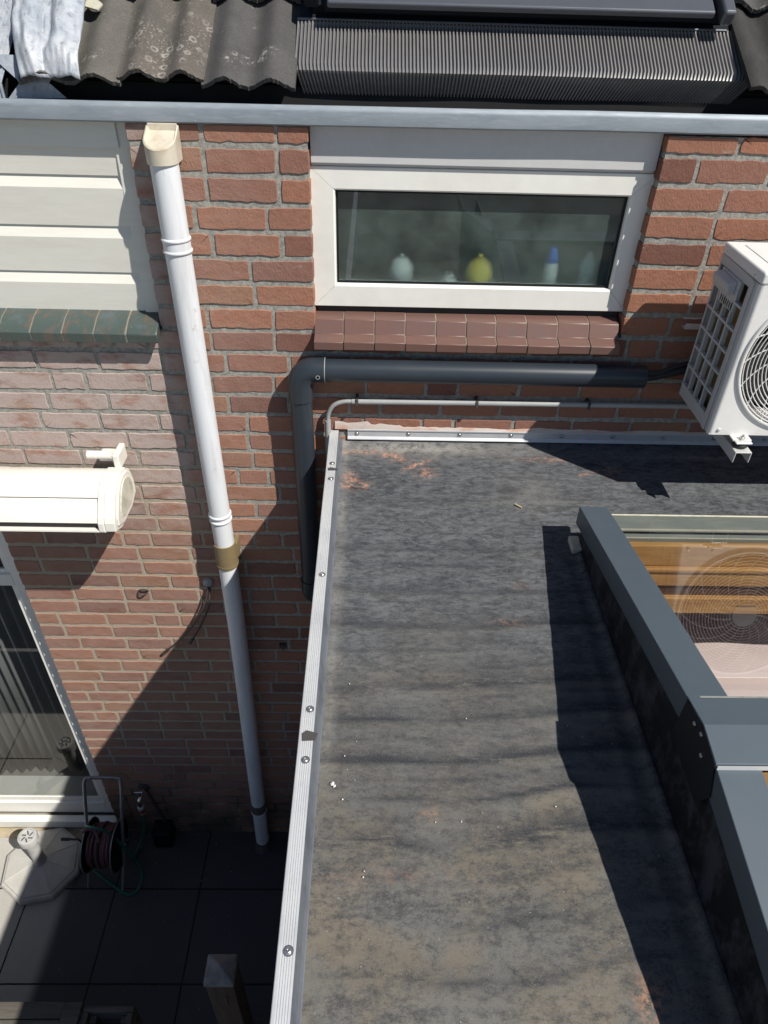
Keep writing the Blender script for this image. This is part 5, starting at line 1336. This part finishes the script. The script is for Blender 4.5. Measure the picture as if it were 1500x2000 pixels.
# tap
tp_ = thing('garden_tap', 'chrome garden tap with a red and grey hose coupling on the brick wall', 'tap', (-1.31, 0, -3.44))
tubeo('tap_body', smooth_path([(-1.302, 0.004, -3.435), (-1.305, -0.045, -3.438), (-1.310, -0.078, -3.450), (-1.312, -0.085, -3.485), (-1.312, -0.086, -3.515)]), 0.011, 'chrome', 16, tp_)
b_ = B(); b_.lathe([(0.034, 0.003), (0.034, -0.004), (0.022, -0.012), (0.010, -0.014)], (-1.302, 0.0, -3.435), 'y', 24); b_.build('wall_rose', 'debris_black', tp_, smooth=True, angle=50)
b_ = B(); b_.lathe([(0.008, 0), (0.008, 0.03), (0.014, 0.032), (0.014, 0.040), (0, 0.042)], (-1.309, -0.060, -3.432), 'z', 16); b_.build('tap_handle', 'chrome', tp_, smooth=True, angle=50)
tubeo('tap_lever', [(-1.335, -0.062, -3.392), (-1.285, -0.060, -3.392)], 0.005, 'chrome', 10, tp_)
b_ = B(); b_.lathe([(0.015, 0), (0.019, 0.004), (0.019, 0.024), (0.014, 0.028)], (-1.312, -0.086, -3.528), 'z', 20); b_.build('coupling_collar', 'coupling_grey', tp_, smooth=True, angle=50)
b_ = B(); b_.lathe([(0.013, -0.030), (0.018, -0.026), (0.018, -0.002), (0.015, 0.0)], (-1.312, -0.086, -3.528), 'z', 20); b_.build('coupling_ring', 'coupling_red', tp_, smooth=True, angle=50)
b_ = B(); b_.lathe([(0.010, -0.042), (0.017, -0.040), (0.017, -0.0305), (0.010, -0.030)], (-1.312, -0.086, -3.528), 'z', 20); b_.build('coupling_collar', 'coupling_grey', tp_, smooth=True, angle=50)
# green hose
gh = B(); gh.tube(smooth_path([(-1.312, -0.086, -3.565), (-1.314, -0.095, -3.64), (-1.335, -0.13, -3.76), (-1.375, -0.17, -3.85), (-1.41, -0.19, -3.915), (-1.415, -0.17, -3.938), (-1.405, -0.13, -3.940), (-1.38, -0.10, -3.940)], 8), 0.0075, 12)
gh.tube(smooth_path([(-1.592, -0.20, -3.52), (-1.57, -0.22, -3.475), (-1.52, -0.24, -3.455), (-1.46, -0.24, -3.50), (-1.40, -0.25, -3.62), (-1.345, -0.26, -3.80), (-1.325, -0.285, -3.90), (-1.335, -0.35, -3.940), (-1.37, -0.385, -3.941), (-1.42, -0.375, -3.941), (-1.50, -0.33, -3.941), (-1.575, -0.285, -3.941), (-1.63, -0.25, -3.941)], 8), 0.0075, 12)
tag(gh.build('garden_hose', 'hose_green', smooth=True), 'dark green garden hose looping from the tap past the reel', 'hose')
# flower pot / dark box under the tap
dbx = thing('drain_box', 'small black plastic drain box standing on the patio under the tap', 'box', (-1.24, -0.06, GZ))
B().box(-1.30, -1.19, -0.105, -0.004, GZ + .001, GZ + 0.16).build('box_body', 'frame_black', dbx, bevel=0.008)
B().tube([(-1.235, -0.02, GZ + .16), (-1.285, -0.012, -3.46)], 0.008, 10).build('supply_pipe', 'debris_black', dbx, smooth=True)

# timber post and fence in the front
po = thing('fence_post', 'weathered square timber post with a pyramid top standing free on the patio', 'post', (-0.57, -1.17, GZ))
x0, x1, y0, y1, zt = -0.640, -0.518, -1.225, -1.112, -2.815
B().box(x0 + .004, x1 - .004, y0 + .004, y1 - .004, GZ, zt - 0.03).build('post_shaft', 'wood_post', po, bevel=0.006)
b_ = B(); cx_, cy_ = (x0 + x1) / 2, (y0 + y1) / 2
b_.add([(x0, y0, zt - .0295), (x1, y0, zt - .0295), (x1, y1, zt - .0295), (x0, y1, zt - .0295), (x0, y0, zt), (x1, y0, zt), (x1, y1, zt), (x0, y1, zt), (cx_, cy_, zt + 0.045)],
       [(3, 2, 1, 0), (0, 1, 5, 4), (1, 2, 6, 5), (2, 3, 7, 6), (3, 0, 4, 7), (4, 5, 8), (5, 6, 8), (6, 7, 8), (7, 4, 8)])
b_.build('pyramid_top', 'post_cap_grey', po, bevel=0.006)
B().tube([(-0.565, y0 - 0.006, -3.02), (-0.562, y0 - 0.006, -2.93)], 0.003, 8).build('nail', 'rust', po)
fn = thing('timber_fence', 'low weathered grey timber fence with wide top board at the patio edge', 'fence', (-1.8, -1.33, GZ))
B().box(-3.6, -1.182, -1.325, -1.268, -2.892, -2.860).build('top_board', 'wood_grey', fn, bevel=0.004)
B().box(-3.6, -1.182, -1.385, -1.328, -2.894, -2.862).build('top_board', 'wood_grey', fn, bevel=0.004)
for k in range(7): B().box(-3.6, -1.19, -1.318, -1.298, -2.90 - 0.145 * (k + 1), -2.90 - 0.145 * k - 0.006).build('fence_board', 'wood_grey', fn, bevel=0.003)
B().box(-1.179, -1.108, -1.36, -1.272, GZ, -2.850).build('fence_post', 'wood_grey', fn, bevel=0.004)
pl = thing('timber_planter', 'open weathered timber planter frame beside the fence post', 'planter', (-1.0, -1.4, GZ))
B().box(-1.105, -0.905, -1.302, -1.280, -3.05, -2.868).build('planter_board', 'wood_grey', pl, bevel=0.003)
B().box(-1.105, -0.905, -1.70, -1.678, -3.05, -2.868).build('planter_board', 'wood_grey', pl, bevel=0.003)
for x in (-1.105, -0.929): B().box(x, x + 0.024, -1.677, -1.3025, -3.05, -2.868).build('planter_board', 'wood_grey', pl, bevel=0.003)
for x in (-1.078, -0.955):
    for y in (-1.328, -1.675): B().box(x, x + .024, y, y + .024, GZ, -2.90).build('leg', 'wood_grey', pl)
B().box(-1.08, -0.93, -1.674, -1.304, -3.1, -3.0).build('soil', 'debris_black', pl)

rnd = random.Random(9); b_ = B()
for _ in range(90):
    x, y = rnd.uniform(-2.2, -0.2), -abs(rnd.gauss(0, 0.5)) - 0.01
    r_ = rnd.uniform(0.0015, 0.005); a0 = rnd.uniform(0, 6)
    pts = [(x + r_ * rnd.uniform(.5, 1.3) * math.cos(a0 + a), y + r_ * rnd.uniform(.4, 1.0) * math.sin(a0 + a), GZ + 0.001) for a in [2 * math.pi * k / 5 for k in range(5)]]
    b_.add(pts + [(x, y, GZ + 0.001 + r_ * 0.4)], [(k, (k + 1) % 5, 5) for k in range(5)])
tag(b_.build('patio_litter', 'pointing_pale', weld=False), kind='stuff', label='small crumbs of mortar and dry leaf scattered on the dark patio slabs')
